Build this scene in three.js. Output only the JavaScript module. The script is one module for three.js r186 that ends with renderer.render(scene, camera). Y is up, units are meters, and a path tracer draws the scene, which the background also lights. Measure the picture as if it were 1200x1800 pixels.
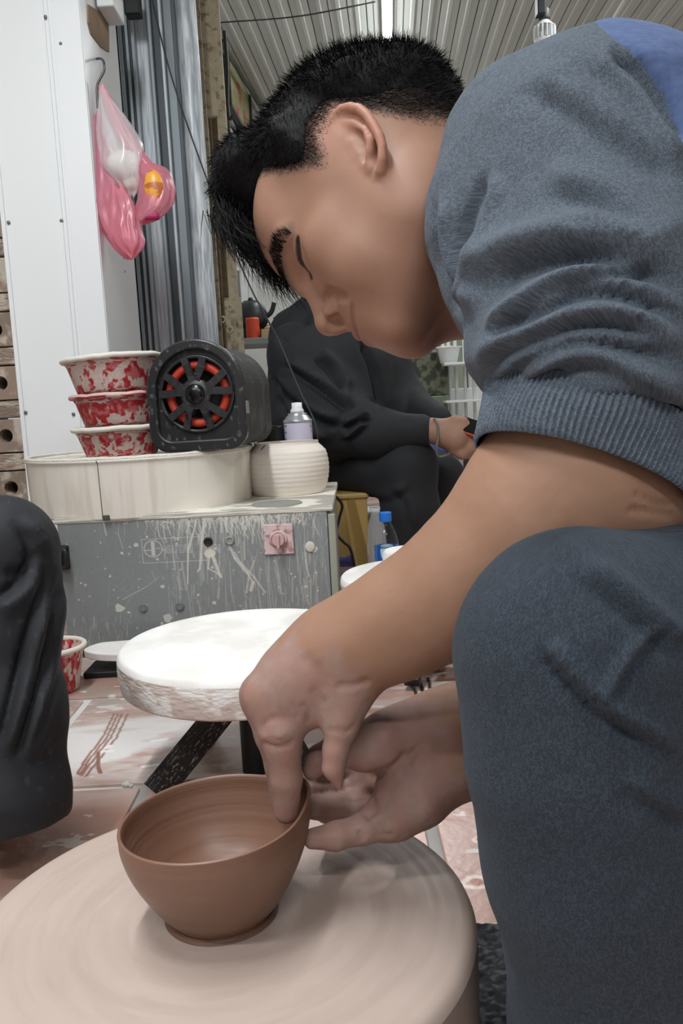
import * as THREE from 'three';
import { mergeGeometries, mergeVertices, toCreasedNormals } from 'three/addons/utils/BufferGeometryUtils.js';
import { RoundedBoxGeometry } from 'three/addons/geometries/RoundedBoxGeometry.js';
import { RectAreaLightUniformsLib } from 'three/addons/lights/RectAreaLightUniformsLib.js';
import { Brush, Evaluator, SUBTRACTION } from 'three-bvh-csg';

// ---------- camera, light, exposure ----------
const D2R = Math.PI / 180, F = 1500, PITCH = 7.2 * D2R, ROLL = -3 * D2R, EYE = 0.54;
const scene = new THREE.Scene();
const camera = new THREE.PerspectiveCamera(2 * Math.atan(900 / F) / D2R, 1200 / 1800, 0.02, 60);
camera.position.set(0, EYE, 0); camera.rotation.order = 'YXZ'; camera.rotation.set(-PITCH, 0, ROLL);
const renderer = new THREE.WebGLRenderer({ antialias: true });
renderer.toneMapping = THREE.LinearToneMapping; renderer.toneMappingExposure = 1.18;
renderer.shadowMap.enabled = true;
RectAreaLightUniformsLib.init();
scene.background = new THREE.Color(0.95, 0.98, 1.0); scene.backgroundIntensity = .4;   // overcast daylight, enters behind the camera, where the unseen side is left open for it

// ---------- helpers ----------
function ray(px, py) {
  const a = (px - 600) / F, b = -(py - 900) / F, c = Math.cos(ROLL), s = Math.sin(ROLL), cp = Math.cos(PITCH), sp = Math.sin(PITCH);
  const x = c * a - s * b, y = s * a + c * b;
  return [x, cp * y - sp, -sp * y - cp];
}
const V = (x, y, z) => new THREE.Vector3(x, y, z);
const P = (px, py, d) => { const r = ray(px, py); return V(r[0] * d, EYE + r[1] * d, r[2] * d); };
const onY = (px, py, y) => P(px, py, (y - EYE) / ray(px, py)[1]);
const onZ = (px, py, z) => P(px, py, z / ray(px, py)[2]);
const rp = (r, d) => r * d / F;
function project(x, y, z) {
  const cp = Math.cos(PITCH), sp = Math.sin(PITCH), yy = y - EYE, y1 = cp * yy - sp * z, z1 = sp * yy + cp * z;
  const c = Math.cos(ROLL), s = Math.sin(ROLL), a = c * x + s * y1, b = -s * x + c * y1;
  return [600 + F * a / -z1, 900 - F * b / -z1, -z1];
}
let seed = 7; const rnd = () => { seed = (seed + 0x6D2B79F5) | 0; let t = Math.imul(seed ^ (seed >>> 15), 1 | seed); t = (t + Math.imul(t ^ (t >>> 7), 61 | t)) ^ t; return ((t ^ (t >>> 14)) >>> 0) / 4294967296; };
const R = (a, b) => a + (b - a) * rnd();
const clamp = (x, a = 0, b = 1) => x < a ? a : x > b ? b : x, mix = (a, b, t) => a + (b - a) * t, sst = (a, b, x) => { const t = clamp((x - a) / (b - a)); return t * t * (3 - 2 * t); };
const hash = (x, y, z) => { let h = Math.imul(x, 374761393) ^ Math.imul(y, 668265263) ^ Math.imul(z, 1274126177); h = Math.imul(h ^ (h >>> 13), 1274126177); return ((h ^ (h >>> 16)) >>> 0) / 4294967296; };
function noise(x, y, z = 0, per = 0) {
  const X = Math.floor(x), Y = Math.floor(y), Z = Math.floor(z); let u = x - X, v = y - Y, w = z - Z;
  u = u * u * (3 - 2 * u); v = v * v * (3 - 2 * v); w = w * w * (3 - 2 * w);
  const m = per ? (a) => ((a % per) + per) % per : (a) => a, x0 = m(X), x1 = m(X + 1), y0 = m(Y), y1 = m(Y + 1);
  const l = (a, b, t) => a + (b - a) * t;
  return l(l(l(hash(x0, y0, Z), hash(x1, y0, Z), u), l(hash(x0, y1, Z), hash(x1, y1, Z), u), v), l(l(hash(x0, y0, Z + 1), hash(x1, y0, Z + 1), u), l(hash(x0, y1, Z + 1), hash(x1, y1, Z + 1), u), v), w);
}
const fbm = (x, y, z = 0, o = 4, per = 0) => { let s = 0, a = .5, f = 1, n = 0; for (let i = 0; i < o; i++) { s += a * noise(x * f, y * f, z * f + i * 7.3, per ? per * f : 0); n += a; a *= .5; f *= 2; } return s / n; };
const used = {};
function numbered(n) { const k = used[n] = (used[n] ?? -1) + 1; return k ? n + '_' + String(k).padStart(3, '0') : n; }
function shade(o) { o.traverse((m) => { if (m.isMesh) { m.castShadow = true; m.receiveShadow = true; } }); return o; }
function thing(name, label, category, pos = [0, 0, 0], turn = 0, group) {
  const g = new THREE.Group(); g.name = numbered(name); g.position.set(...(pos.isVector3 ? pos.toArray() : pos)); g.rotation.y = turn;
  g.userData = { label, category }; if (group) g.userData.group = group; scene.add(g); return g;
}
function mesh(name, geo, mat, parent) { const m = new THREE.Mesh(Array.isArray(geo) ? merge(geo) : geo, mat); m.name = name; m.castShadow = m.receiveShadow = true; parent.add(m); return m; }
function solo(name, label, category, geo, mat, pos, group) { const m = mesh(numbered(name), geo, mat, scene); m.userData = { label, category }; if (group) m.userData.group = group; if (pos) m.position.copy(pos.isVector3 ? pos : V(...pos)); return m; }
function struct(name, geo, mat, label) { const m = mesh(name, geo, mat, scene); m.userData = { kind: 'structure', label, category: name.split('_')[0] }; return m; }
function merge(list) { const n = list.map((g) => { const q = g.index ? g.toNonIndexed() : g; for (const k of Object.keys(q.attributes)) if (!['position', 'normal', 'uv'].includes(k)) q.deleteAttribute(k); return q; }); return mergeGeometries(n); }
const box = (w, h, d, x = 0, y = 0, z = 0, r = 0) => (r ? new RoundedBoxGeometry(w, h, d, 2, r) : new THREE.BoxGeometry(w, h, d)).translate(x, y, z);
const lathe = (pts, seg = 48, a = 0, l = Math.PI * 2) => new THREE.LatheGeometry(pts.map((p) => new THREE.Vector2(...p)), seg, a, l);
const tube = (pts, r, seg = 24, rs = 8, closed = false) => new THREE.TubeGeometry(new THREE.CatmullRomCurve3(pts.map((p) => p.isVector3 ? p : V(...p)), closed), seg, r, rs, closed);
const cyl = (r0, r1, h, seg = 24, x = 0, y = 0, z = 0) => new THREE.CylinderGeometry(r0, r1, h, seg).translate(x, y, z);
const ball = (r, x = 0, y = 0, z = 0, sx = 1, sy = 1, sz = 1, s = 20) => new THREE.SphereGeometry(r, s, Math.ceil(s * .7)).scale(sx, sy, sz).translate(x, y, z);
function bar(a, b, w, h) { const d = b.clone().sub(a), g = new THREE.BoxGeometry(w, h, d.length()); const q = new THREE.Object3D(); q.position.copy(a).add(b).multiplyScalar(.5); q.lookAt(b); q.updateMatrix(); return g.applyMatrix4(q.matrix); }
function smoothLoop(pts, n = 8) { return new THREE.CatmullRomCurve3(pts.map((p) => V(p[0], p[1], 0)), true).getPoints(pts.length * n); }
function extr(pts, depth, bevel = 0, holes = []) {
  const s = new THREE.Shape(pts.map((p) => new THREE.Vector2(p.x ?? p[0], p.y ?? p[1]))); s.holes = holes.map((h) => new THREE.Path(h.map((p) => new THREE.Vector2(p.x ?? p[0], p.y ?? p[1]))));
  return new THREE.ExtrudeGeometry(s, { depth, bevelEnabled: bevel > 0, bevelSize: bevel, bevelThickness: bevel, bevelSegments: 2, curveSegments: 16 });
}
function dtex(n, fn, srgb = true, rep = [1, 1]) {
  const d = new Uint8Array(n * n * 4);
  for (let j = 0; j < n; j++) for (let i = 0; i < n; i++) { const c = fn(i / n, j / n), k = (j * n + i) * 4; for (let q = 0; q < 3; q++) d[k + q] = clamp(Array.isArray(c) ? c[q] : c) * 255; d[k + 3] = 255; }
  const t = new THREE.DataTexture(d, n, n); t.magFilter = THREE.LinearFilter; t.minFilter = THREE.LinearMipmapLinearFilter; t.wrapS = t.wrapT = THREE.RepeatWrapping; t.repeat.set(...rep); if (srgb) t.colorSpace = THREE.SRGBColorSpace; t.needsUpdate = true; return t;
}
function ctex(w, h, draw) { const c = document.createElement('canvas'); c.width = w; c.height = h; draw(c.getContext('2d'), w, h); const t = new THREE.CanvasTexture(c); t.colorSpace = THREE.SRGBColorSpace; t.wrapS = t.wrapT = THREE.RepeatWrapping; return t; }
const lin = (r, g, b) => new THREE.Color().setRGB(r, g, b);
const M = (color, roughness = .6, o = {}) => new THREE.MeshStandardMaterial({ color, roughness, ...o });
const PM = (color, roughness = .6, o = {}) => new THREE.MeshPhysicalMaterial({ color, roughness, ...o });
const mix3 = (a, b, t) => [mix(a[0], b[0], t), mix(a[1], b[1], t), mix(a[2], b[2], t)];
function uvBox(g, sx = 1) {   // box-mapped uv in metres
  g = g.index ? g.toNonIndexed() : g; const p = g.attributes.position, n = g.attributes.normal, uv = new Float32Array(p.count * 2);
  for (let i = 0; i < p.count; i++) { const ax = Math.abs(n.getX(i)), ay = Math.abs(n.getY(i)), az = Math.abs(n.getZ(i)); const [a, b] = ay > ax && ay > az ? [p.getX(i), p.getZ(i)] : ax > az ? [p.getZ(i), p.getY(i)] : [p.getX(i), p.getY(i)]; uv[2 * i] = a * sx; uv[2 * i + 1] = b * sx; }
  g.setAttribute('uv', new THREE.BufferAttribute(uv, 2)); return g;
}

// ---------- shared textures and materials ----------
const grain = dtex(256, (u, v) => { const n = noise(u * 256, v * 256, 3, 256) * .6 + fbm(u * 32, v * 32, 1, 3, 32) * .4; return [n, n, n]; }, false);
const lumpy = dtex(256, (u, v) => { const n = fbm(u * 12, v * 12, 5, 5, 12); return [n, n, n]; }, false);
const cloneRep = (t, a, b) => { const c = t.clone(); c.repeat.set(a, b); c.needsUpdate = true; return c; };
const plasterMap = dtex(512, (u, v) => { const n = fbm(u * 6, v * 6, 2, 5, 6), s = sst(.62, .72, fbm(u * 20, v * 20, 9, 4, 20)) * .05; return mix3([.95, .94, .925], [.88, .865, .84], clamp(sst(.45, .75, n) + s)); });
const plaster = M(0xffffff, .8, { map: plasterMap, bumpMap: cloneRep(lumpy, 6, 6), bumpScale: .0008 });
const plasterSide = M(0xffffff, .85, { map: dtex(256, (u, v) => { const n = fbm(u * 50, v * 6, 3, 4, 0), p = sst(.66, .72, fbm(u * 130, v * 10, 8, 3)); return mix3(mix3([.95, .94, .925], [.88, .865, .84], n), [.80, .73, .69], sst(.5, .56, fbm(u * 36, v * 3, 12, 4)) * .8); }), bumpMap: cloneRep(lumpy, 12, 2), bumpScale: .0015 });
const white = M(0xe4e7e7, .45), dark = M(0x17181a, .5), black = M(0x0c0c0d, .55), steel = M(0x9a9c9c, .35, { metalness: .8 });
const blackSplat = M(0xffffff, .6, { map: dtex(256, (u, v) => { const s = sst(.70, .73, fbm(u * 30, v * 30, 4, 3, 30)); return mix3([.085, .08, .08], [.62, .58, .54], s); }) });

// ---------- room ----------
const CA = 3.8 * D2R, uw = (u, y, w) => V(u * Math.cos(CA) + w * Math.sin(CA), y, u * Math.sin(CA) - w * Math.cos(CA));   // frame of the long room: u right, w ahead
const ceilY = (w) => 2.6 + (w - 4.4) * .0507;
const floorMap = (() => {   // slip-stained terracotta, 2 m square seen from above
  const N = 1024, d = new Uint8Array(N * N * 4);
  const red = [.64, .46, .39], pale = [.80, .73, .71], whitish = [.90, .885, .87], grey = [.62, .57, .53];
  for (let j = 0; j < N; j++) for (let i = 0; i < N; i++) {
    const x = i / N * 2 - 1, z = j / N * 2 - 2;
    let n = fbm(x * 3.1 + 9, z * 6 + 4, 2, 5), fine = fbm(x * 22, z * 60, 6, 4), sw = fbm(x * 9 + z * 3, z * 26, 11, 4);
    let t = sst(.36, .62, n) * .75 + .18, c = mix3(red, pale, clamp(t + (fine - .5) * .35));
    const zoneB = Math.exp(-((x + .40) ** 2 / .12 + (z + 1.36) ** 2 / .045));          // white wash in front of the grey machine
    c = mix3(c, whitish, clamp(zoneB * 1.2 * sst(.22, .62, sw + zoneB * .15)));
    const zoneA = Math.exp(-((x + .45) ** 2 / .12 + (z + 1.62) ** 2 / .012)); c = mix3(c, grey, clamp(zoneA * .75 * sst(.35, .6, fine)));
    const zoneC = Math.exp(-((x + .3) ** 2 / .2 + (z + 1.02) ** 2 / .014)); c = mix3(c, red, clamp(zoneC * .85));
    const zoneD = Math.exp(-((x - .22) ** 2 / .05 + (z + .98) ** 2 / .05)); c = mix3(c, [.77, .63, .58], clamp(zoneD));
    const zoneE = Math.exp(-((x - .15) ** 2 / .06 + (z + 1.48) ** 2 / .008)); c = mix3(c, [.74, .52, .43], clamp(zoneE) * sst(.3, .6, fine));
    const zoneF = Math.exp(-((x - .2) ** 2 / .1 + (z + 1.64) ** 2 / .006)); c = mix3(c, mix3([.55, .36, .3], [.93, .9, .88], sst(.45, .55, fine)), clamp(zoneF));
    const sp = sst(.715, .735, fbm(x * 30 + 3, z * 55, 21, 3)); c = mix3(c, whitish, sp * .7);
    const k = (j * N + i) * 4; for (let q = 0; q < 3; q++) d[k + q] = clamp(c[q]) * 255; d[k + 3] = 255;
  }
  const put = (x, z, r, c, a) => { const i0 = Math.round((x + 1) / 2 * N), j0 = Math.round((z + 2) / 2 * N), q = Math.ceil(r / 2 * N) + 1; for (let j = -q; j <= q; j++) for (let i = -q; i <= q; i++) { const dd = Math.hypot(i, j) * 2 / N; const w = a * (1 - sst(r * .7, r, dd)); if (w <= 0) continue; const k = (((j0 + j) & (N - 1)) * N + ((i0 + i) & (N - 1))) * 4; for (let e = 0; e < 3; e++) d[k + e] = mix(d[k + e], c[e] * 255, w); } };
  const stroke = (pts, r, c, a) => { for (let s = 0; s + 1 < pts.length; s++) for (let t = 0; t < 1; t += .01) { const A = onY(...pts[s], 0), B = onY(...pts[s + 1], 0); put(mix(A.x, B.x, t), mix(A.z, B.z, t), r, c, a); } };
  for (const o of [0, 7, 14, 24]) stroke([[135 + o * .6, 1362 + o * .15], [150 + o, 1335], [180 + o, 1297], [200 + o, 1255]], .0022, [.55, .36, .31], .55);
  for (const [a, b] of [[[252, 1348], [300, 1342]], [[180, 1322], [196, 1321]], [[268, 1303], [292, 1300]], [[186, 1316], [192, 1312]]]) stroke([a, b], .005, [.95, .93, .92], .8);
  stroke([[172, 1322], [172, 1350], [176, 1360]], .003, [.58, .4, .35], .4);
  for (const [x, y, w] of [[330, 1302, 10], [845, 1476, 11], [835, 1551, 22]]) { for (let a = 0; a < 6.3; a += .1) { const p = onY(x + Math.cos(a) * w * (1 + .2 * Math.sin(3 * a)), y + Math.sin(a) * w * .45, 0); put(p.x, p.z, .004, [.9, .82, .76], .8); } const p = onY(x, y, 0); put(p.x, p.z, .008, [.6, .34, .24], .7); }
  for (let k = 0; k < 5; k++) stroke([[715 + k * 9 + R(-2, 2), 1192], [728 + k * 7, 1215], [735 + k * 6 + R(-3, 3), 1232 + k % 2 * 8]], .003, k % 2 ? [.95, .93, .9] : [.35, .24, .2], .7);
  for (let k = 0; k < 9; k++) put(R(.08, .3), R(-1.1, -.85), R(.002, .005), [.92, .88, .84], .7);
  for (let k = 0; k < 30; k++) put(R(-.6, .1), R(-1.12, -.8), R(.001, .004), [.88, .78, .72], .7);
  const t = new THREE.DataTexture(d, N, N); t.magFilter = THREE.LinearFilter; t.minFilter = THREE.LinearMipmapLinearFilter; t.wrapS = t.wrapT = THREE.RepeatWrapping; t.colorSpace = THREE.SRGBColorSpace; t.needsUpdate = true; return t;
})();
const tileMat = M(0xffffff, .28, { map: floorMap, bumpMap: cloneRep(lumpy, 14, 14), bumpScale: .0006 });
const floor = struct('floor', box(9, .1, 16, 0, -.0545, -4.2), M(0xffffff, .7, { map: dtex(256, (u, v) => mix3([.86, .85, .83], [.55, .54, .52], sst(.45, .7, fbm(u * 40, v * 40, 3, 4, 40)))) }), 'pale cement joints of the tiled workshop floor');
{
  const g0 = new RoundedBoxGeometry(.384, .008, .384, 1, .002);
  for (let i = -5; i < 7; i++) for (let k = -3; k < 19; k++) {
    const x = .093 + .4 * (i + .5) + (k % 2 ? .2 : 0), z = .0 - .4 * k - .2 + .003;
    if (Math.abs(x) > 2.3 || z < -7.4 || z > 1.2) continue;
    const g = g0.clone().translate(x, -.0035 + R(-.0006, .0006), z), p = g.attributes.position, uv = g.attributes.uv;
    for (let q = 0; q < p.count; q++) uv.setXY(q, (p.getX(q) + 1) / 2, (p.getZ(q) + 2) / 2);
    mesh('tile', g, tileMat, floor);
  }
}
const ceilMat = M(0xb9bdb6, .5, { bumpMap: cloneRep(lumpy, 4, 4), bumpScale: .001 });
const ceiling = struct('ceiling', (() => { const a = uw(-3, ceilY(-3.4), -3.4), g = []; const m = box(7.6, .05, 14, 0, .04, 0); m.rotateX(Math.atan(.0507)); m.rotateY(-CA); const c = uw(.3, ceilY(3.2), 3.2); return m.translate(c.x, c.y, c.z); })(), M(0x8d908b, .7), 'sheet metal roof deck above the strip ceiling');
{
  const prof = [[-.047, 0], [-.047, .012], [-.043, .012], [-.043, .004], [-.012, .004], [-.008, -.002], [.008, -.002], [.012, .004], [.043, .004], [.043, .012], [.047, .012], [.047, 0], [.014, 0], [.009, -.007], [-.009, -.007], [-.014, 0]].map(([x, y]) => [-x, y]);
  const g0 = extr(prof, 13.2).toNonIndexed(); g0.computeVertexNormals();
  const mats = [0xc9cdc6, 0xc2c6c0, 0xd0d3cd].map((c) => M(c, .45));
  for (let i = 0; i < 62; i++) { const u = -3.1 + i * .1, a = uw(u, ceilY(-3.3), -3.3), m = mesh('ceiling_strip', g0, mats[(i * 7) % 3], ceiling); m.position.copy(a); m.rotation.order = 'YXZ'; m.rotation.set(-Math.atan(.0507), Math.PI - CA, 0); }
}
const wallMat = M(0xc9cac4, .7, { bumpMap: cloneRep(lumpy, 3, 3), bumpScale: .002 });
struct('wall_left', box(.12, 3.2, 5.6, 0, 1.6, 0).rotateY(-CA).translate(...uw(-.99, 0, 6.4).toArray()), wallMat, 'far side wall of the long room behind the window frames');
struct('wall_right', box(.12, 3.2, 14, 0, 1.6, 0).rotateY(-CA).translate(...uw(2.6, 0, 3.4).toArray()), wallMat, 'plain side wall of the workshop');
struct('wall_back', box(5, 3.2, .12, 0, 1.6, 0).rotateY(-CA).translate(...uw(.8, 0, 9.1).toArray()), M(0xd9dad2, .7), 'pale end wall behind the market shelves');
struct('wall_side', box(.12, 3.2, 6.2, -3.02, 1.6, .4), wallMat, 'side wall of the front workshop');

// lamps: fluorescent battens under the strip ceiling, only the first one in view
const tubeGlow = M(0xffffff, .4, { emissive: 0xfafdff, emissiveIntensity: 9 }), fitting = M(0xe8ebe8, .5);
function batten(u, w, len, power, label, along = true) {
  const c = uw(u, ceilY(w) - .075, w), t = thing('fluorescent_batten', label, 'lamp', c, -CA, 'fluorescent battens under the ceiling'); t.rotation.order = 'YXZ'; t.rotation.x = along ? Math.atan(.0507) : 0; if (!along) t.position.y -= .05;
  if (!along) t.rotation.y = -CA + Math.PI / 2;
  mesh('housing', box(.06, .035, len + .06, 0, .05, 0, .006), fitting, t);
  for (const s of [-1, 1]) mesh('tube_holder', box(.03, .05, .02, 0, .012, s * (len / 2 + .012), .004), fitting, t);
  mesh('tube', new THREE.CapsuleGeometry(.018, len - .04, 4, 16).rotateX(Math.PI / 2), tubeGlow, t);
  const l = new THREE.RectAreaLight(0xf7fbff, power, .07, len); l.position.set(0, -.03, 0); l.rotation.x = -Math.PI / 2; l.castShadow = true; t.add(l); return t;
}
batten(.06, 5.05, 1.2, 60, 'glowing fluorescent tube on the ceiling beyond the potter');
batten(-.55, .7, 1.2, 120, 'added unseen fluorescent tube between the visitor and the grey machine');  // out-of-view tube, added to light the machine, tub and pot
batten(-1.3, -.6, 1.2, 95, 'added unseen fluorescent tube over the seated visitor', false);  // out-of-view tube, added for light from the left
batten(.3, -1.3, 1.2, 95, 'added unseen fluorescent tube behind the camera', false);  // out-of-view tube, added for more light from the right
batten(1.2, 3.3, 1.2, 60, 'bare fluorescent tube beside the bulb');
batten(.4, 7.6, 1.2, 60, 'bare fluorescent tube above the market shelves', false);

// ---------- the wheel in use and the bowl ----------
const W1 = V(-.0945, .205, -.538), W1R = .170;
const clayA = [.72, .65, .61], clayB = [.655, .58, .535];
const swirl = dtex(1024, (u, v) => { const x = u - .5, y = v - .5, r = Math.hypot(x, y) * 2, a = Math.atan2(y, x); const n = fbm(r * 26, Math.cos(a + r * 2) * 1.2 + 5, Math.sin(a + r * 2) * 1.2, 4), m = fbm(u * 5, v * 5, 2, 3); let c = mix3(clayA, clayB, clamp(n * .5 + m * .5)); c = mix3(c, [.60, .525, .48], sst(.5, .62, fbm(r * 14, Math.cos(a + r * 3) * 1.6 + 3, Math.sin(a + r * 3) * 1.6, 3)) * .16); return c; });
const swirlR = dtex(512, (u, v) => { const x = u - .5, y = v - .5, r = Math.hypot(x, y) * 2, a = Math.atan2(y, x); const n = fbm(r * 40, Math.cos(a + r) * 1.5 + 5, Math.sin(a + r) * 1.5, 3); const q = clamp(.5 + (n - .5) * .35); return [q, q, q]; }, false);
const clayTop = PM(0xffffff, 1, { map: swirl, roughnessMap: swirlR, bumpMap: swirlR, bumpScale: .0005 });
const claySide = M(lin(.31, .235, .195), .45);
const clayBowl = PM(lin(.185, .094, .06), .42, { bumpMap: dtex(256, (u, v) => { const n = fbm(u * 2, v * 60, 1, 3); return [n, n, n]; }, false), bumpScale: .0006, clearcoat: .12, clearcoatRoughness: .35 });
{
  const t = thing('throwing_turntable', 'turning wheel head coated in brown slip under the bowl being thrown', 'pottery wheel', [W1.x, 0, W1.z]);
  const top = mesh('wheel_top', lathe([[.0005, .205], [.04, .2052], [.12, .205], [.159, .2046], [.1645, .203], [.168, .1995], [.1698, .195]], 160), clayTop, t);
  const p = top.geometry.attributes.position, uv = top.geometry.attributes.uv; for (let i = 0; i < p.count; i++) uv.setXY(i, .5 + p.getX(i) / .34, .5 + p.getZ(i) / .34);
  mesh('wheel_rim', lathe([[.1698, .195], [.170, .185], [.1695, .13], [.166, .124], [.0, .124]], 160), claySide, t);
  mesh('shaft', cyl(.03, .03, .1, 24, 0, .075, 0), dark, t);
  mesh('base', lathe([[0, 0], [.15, 0], [.155, .006], [.15, .03], [.05, .045], [.0, .045]], 48), blackSplat, t);
}
// bowl: thrown wall with one side of the rim drawn out by the fingers
const bowlThing = thing('clay_bowl', 'wet brown clay bowl being thrown on the turning wheel', 'bowl', W1);
{
  const inAt = Math.atan2(-.35, 1);   // direction (x, z) in which the fingers pull the wall
  const prof = [[.001, .010], [.024, .0105], [.037, .017], [.047, .030], [.0545, .047], [.058, .060], [.0588, .0675], [.060, .0695], [.0615, .0688], [.0615, .065], [.0616, .058], [.0585, .044], [.0515, .028], [.0425, .013], [.0355, .004], [.0335, .0012], [.035, .0003], [.001, .0003]];
  const smooth = new THREE.CatmullRomCurve3(prof.map(([r, y]) => V(r, y, 0)), false, 'centripetal').getPoints(120);
  const N = 144, pos = [], uv = [], idx = [];
  smooth.forEach((q, j) => {
    for (let i = 0; i <= N; i++) {
      const a = i / N * Math.PI * 2, h = clamp(q.y / .07), da = Math.atan2(Math.sin(a - inAt), Math.cos(a - inAt)), k = Math.exp(-(da * da) / .16) * h ** 1.5, bl = Math.exp(-((da - 1.25) ** 2) / .35) * h ** 2;
      let r = q.x * (1 + .10 * k + .02 * bl), y = q.y * (1 + .10 * k);
      const lean = h * h * -.002;
      pos.push(Math.cos(a) * r + lean, y + Math.cos(a) * r * .05 * h, Math.sin(a) * r); uv.push(i / N, j / 120);
      if (i < N && j < 120) { const A = j * (N + 1) + i, B = A + N + 1; idx.push(A, A + 1, B, B, A + 1, B + 1); }
    }
  });
  const g = new THREE.BufferGeometry(); g.setAttribute('position', new THREE.Float32BufferAttribute(pos, 3)); g.setAttribute('uv', new THREE.Float32BufferAttribute(uv, 2)); g.setIndex(idx); g.computeVertexNormals();
  const nn = g.attributes.normal; for (let j = 0; j <= 120; j++) { const A = j * (N + 1), B = A + N; const x = nn.getX(A) + nn.getX(B), y = nn.getY(A) + nn.getY(B), z = nn.getZ(A) + nn.getZ(B), l = Math.hypot(x, y, z); for (const q of [A, B]) nn.setXYZ(q, x / l, y / l, z / l); }
  mesh('bowl_wall', g, clayBowl, bowlThing);
  mesh('foot_ring', lathe([[.0, .0002], [.0375, .0002], [.0382, .0006], [.037, .0012], [.034, .002], [.0, .002]], 96), clayBowl, bowlThing);
}
function turntable(name, label, c, r, thick, legTurn, matTop = plaster) {
  const t = thing(name, label, 'turntable', [c.x, 0, c.z]); const y = c.y;
  const top = mesh('disc_top', lathe([[.0005, y], [r * .28, y - .0003], [r * .29, y + .0006], [r * .31, y], [r * .62, y + .0004], [r * .9, y], [r * .965, y - .001], [r * .99, y - .005], [r, y - .012]], 128), matTop, t);
  const p = top.geometry.attributes.position, uv = top.geometry.attributes.uv; for (let i = 0; i < p.count; i++) uv.setXY(i, .5 + p.getX(i) * 2.2, .5 + p.getZ(i) * 2.2);
  mesh('disc_edge', lathe([[r, y - .012], [r * 1.003, y - thick * .5], [r * .985, y - thick + .004], [r * .96, y - thick], [0, y - thick]], 128), plasterSide, t);
  mesh('column', cyl(.022, .022, y - thick, 20, 0, (y - thick) / 2, 0), black, t);
  mesh('hub', lathe([[0, y - thick], [.06, y - thick], [.055, y - thick - .02], [.03, y - thick - .03], [0, y - thick - .03]], 32), black, t);
  for (let k = 0; k < 4; k++) { const a = legTurn + k * Math.PI / 2; mesh('leg', bar(V(Math.cos(a) * .025, y - thick - .02, Math.sin(a) * .025), V(Math.cos(a) * r * .86, .016, Math.sin(a) * r * .86), .03, .03), blackSplat, t); }
  return t;
}
turntable('turntable', 'white plaster turntable with a thick chipped edge before the grey machine', V(-.147, .205, -1.228), .190, .058, .95);
const T3 = onY(742, 1004, .2);
turntable('turntable', 'small splashed white turntable beside the water bottle', T3, .165, .035, .3);
{ const c = onY(722, 1000, .2); const t = solo('plaster_mould', 'round white plaster mould lying on the small turntable', 'mould', lathe([[0, 0], [.052, 0], [.056, .004], [.056, .036], [.05, .041], [0, .042]], 48), plaster, c); }
{ const q = onY(726, 1012, .2); }

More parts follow.
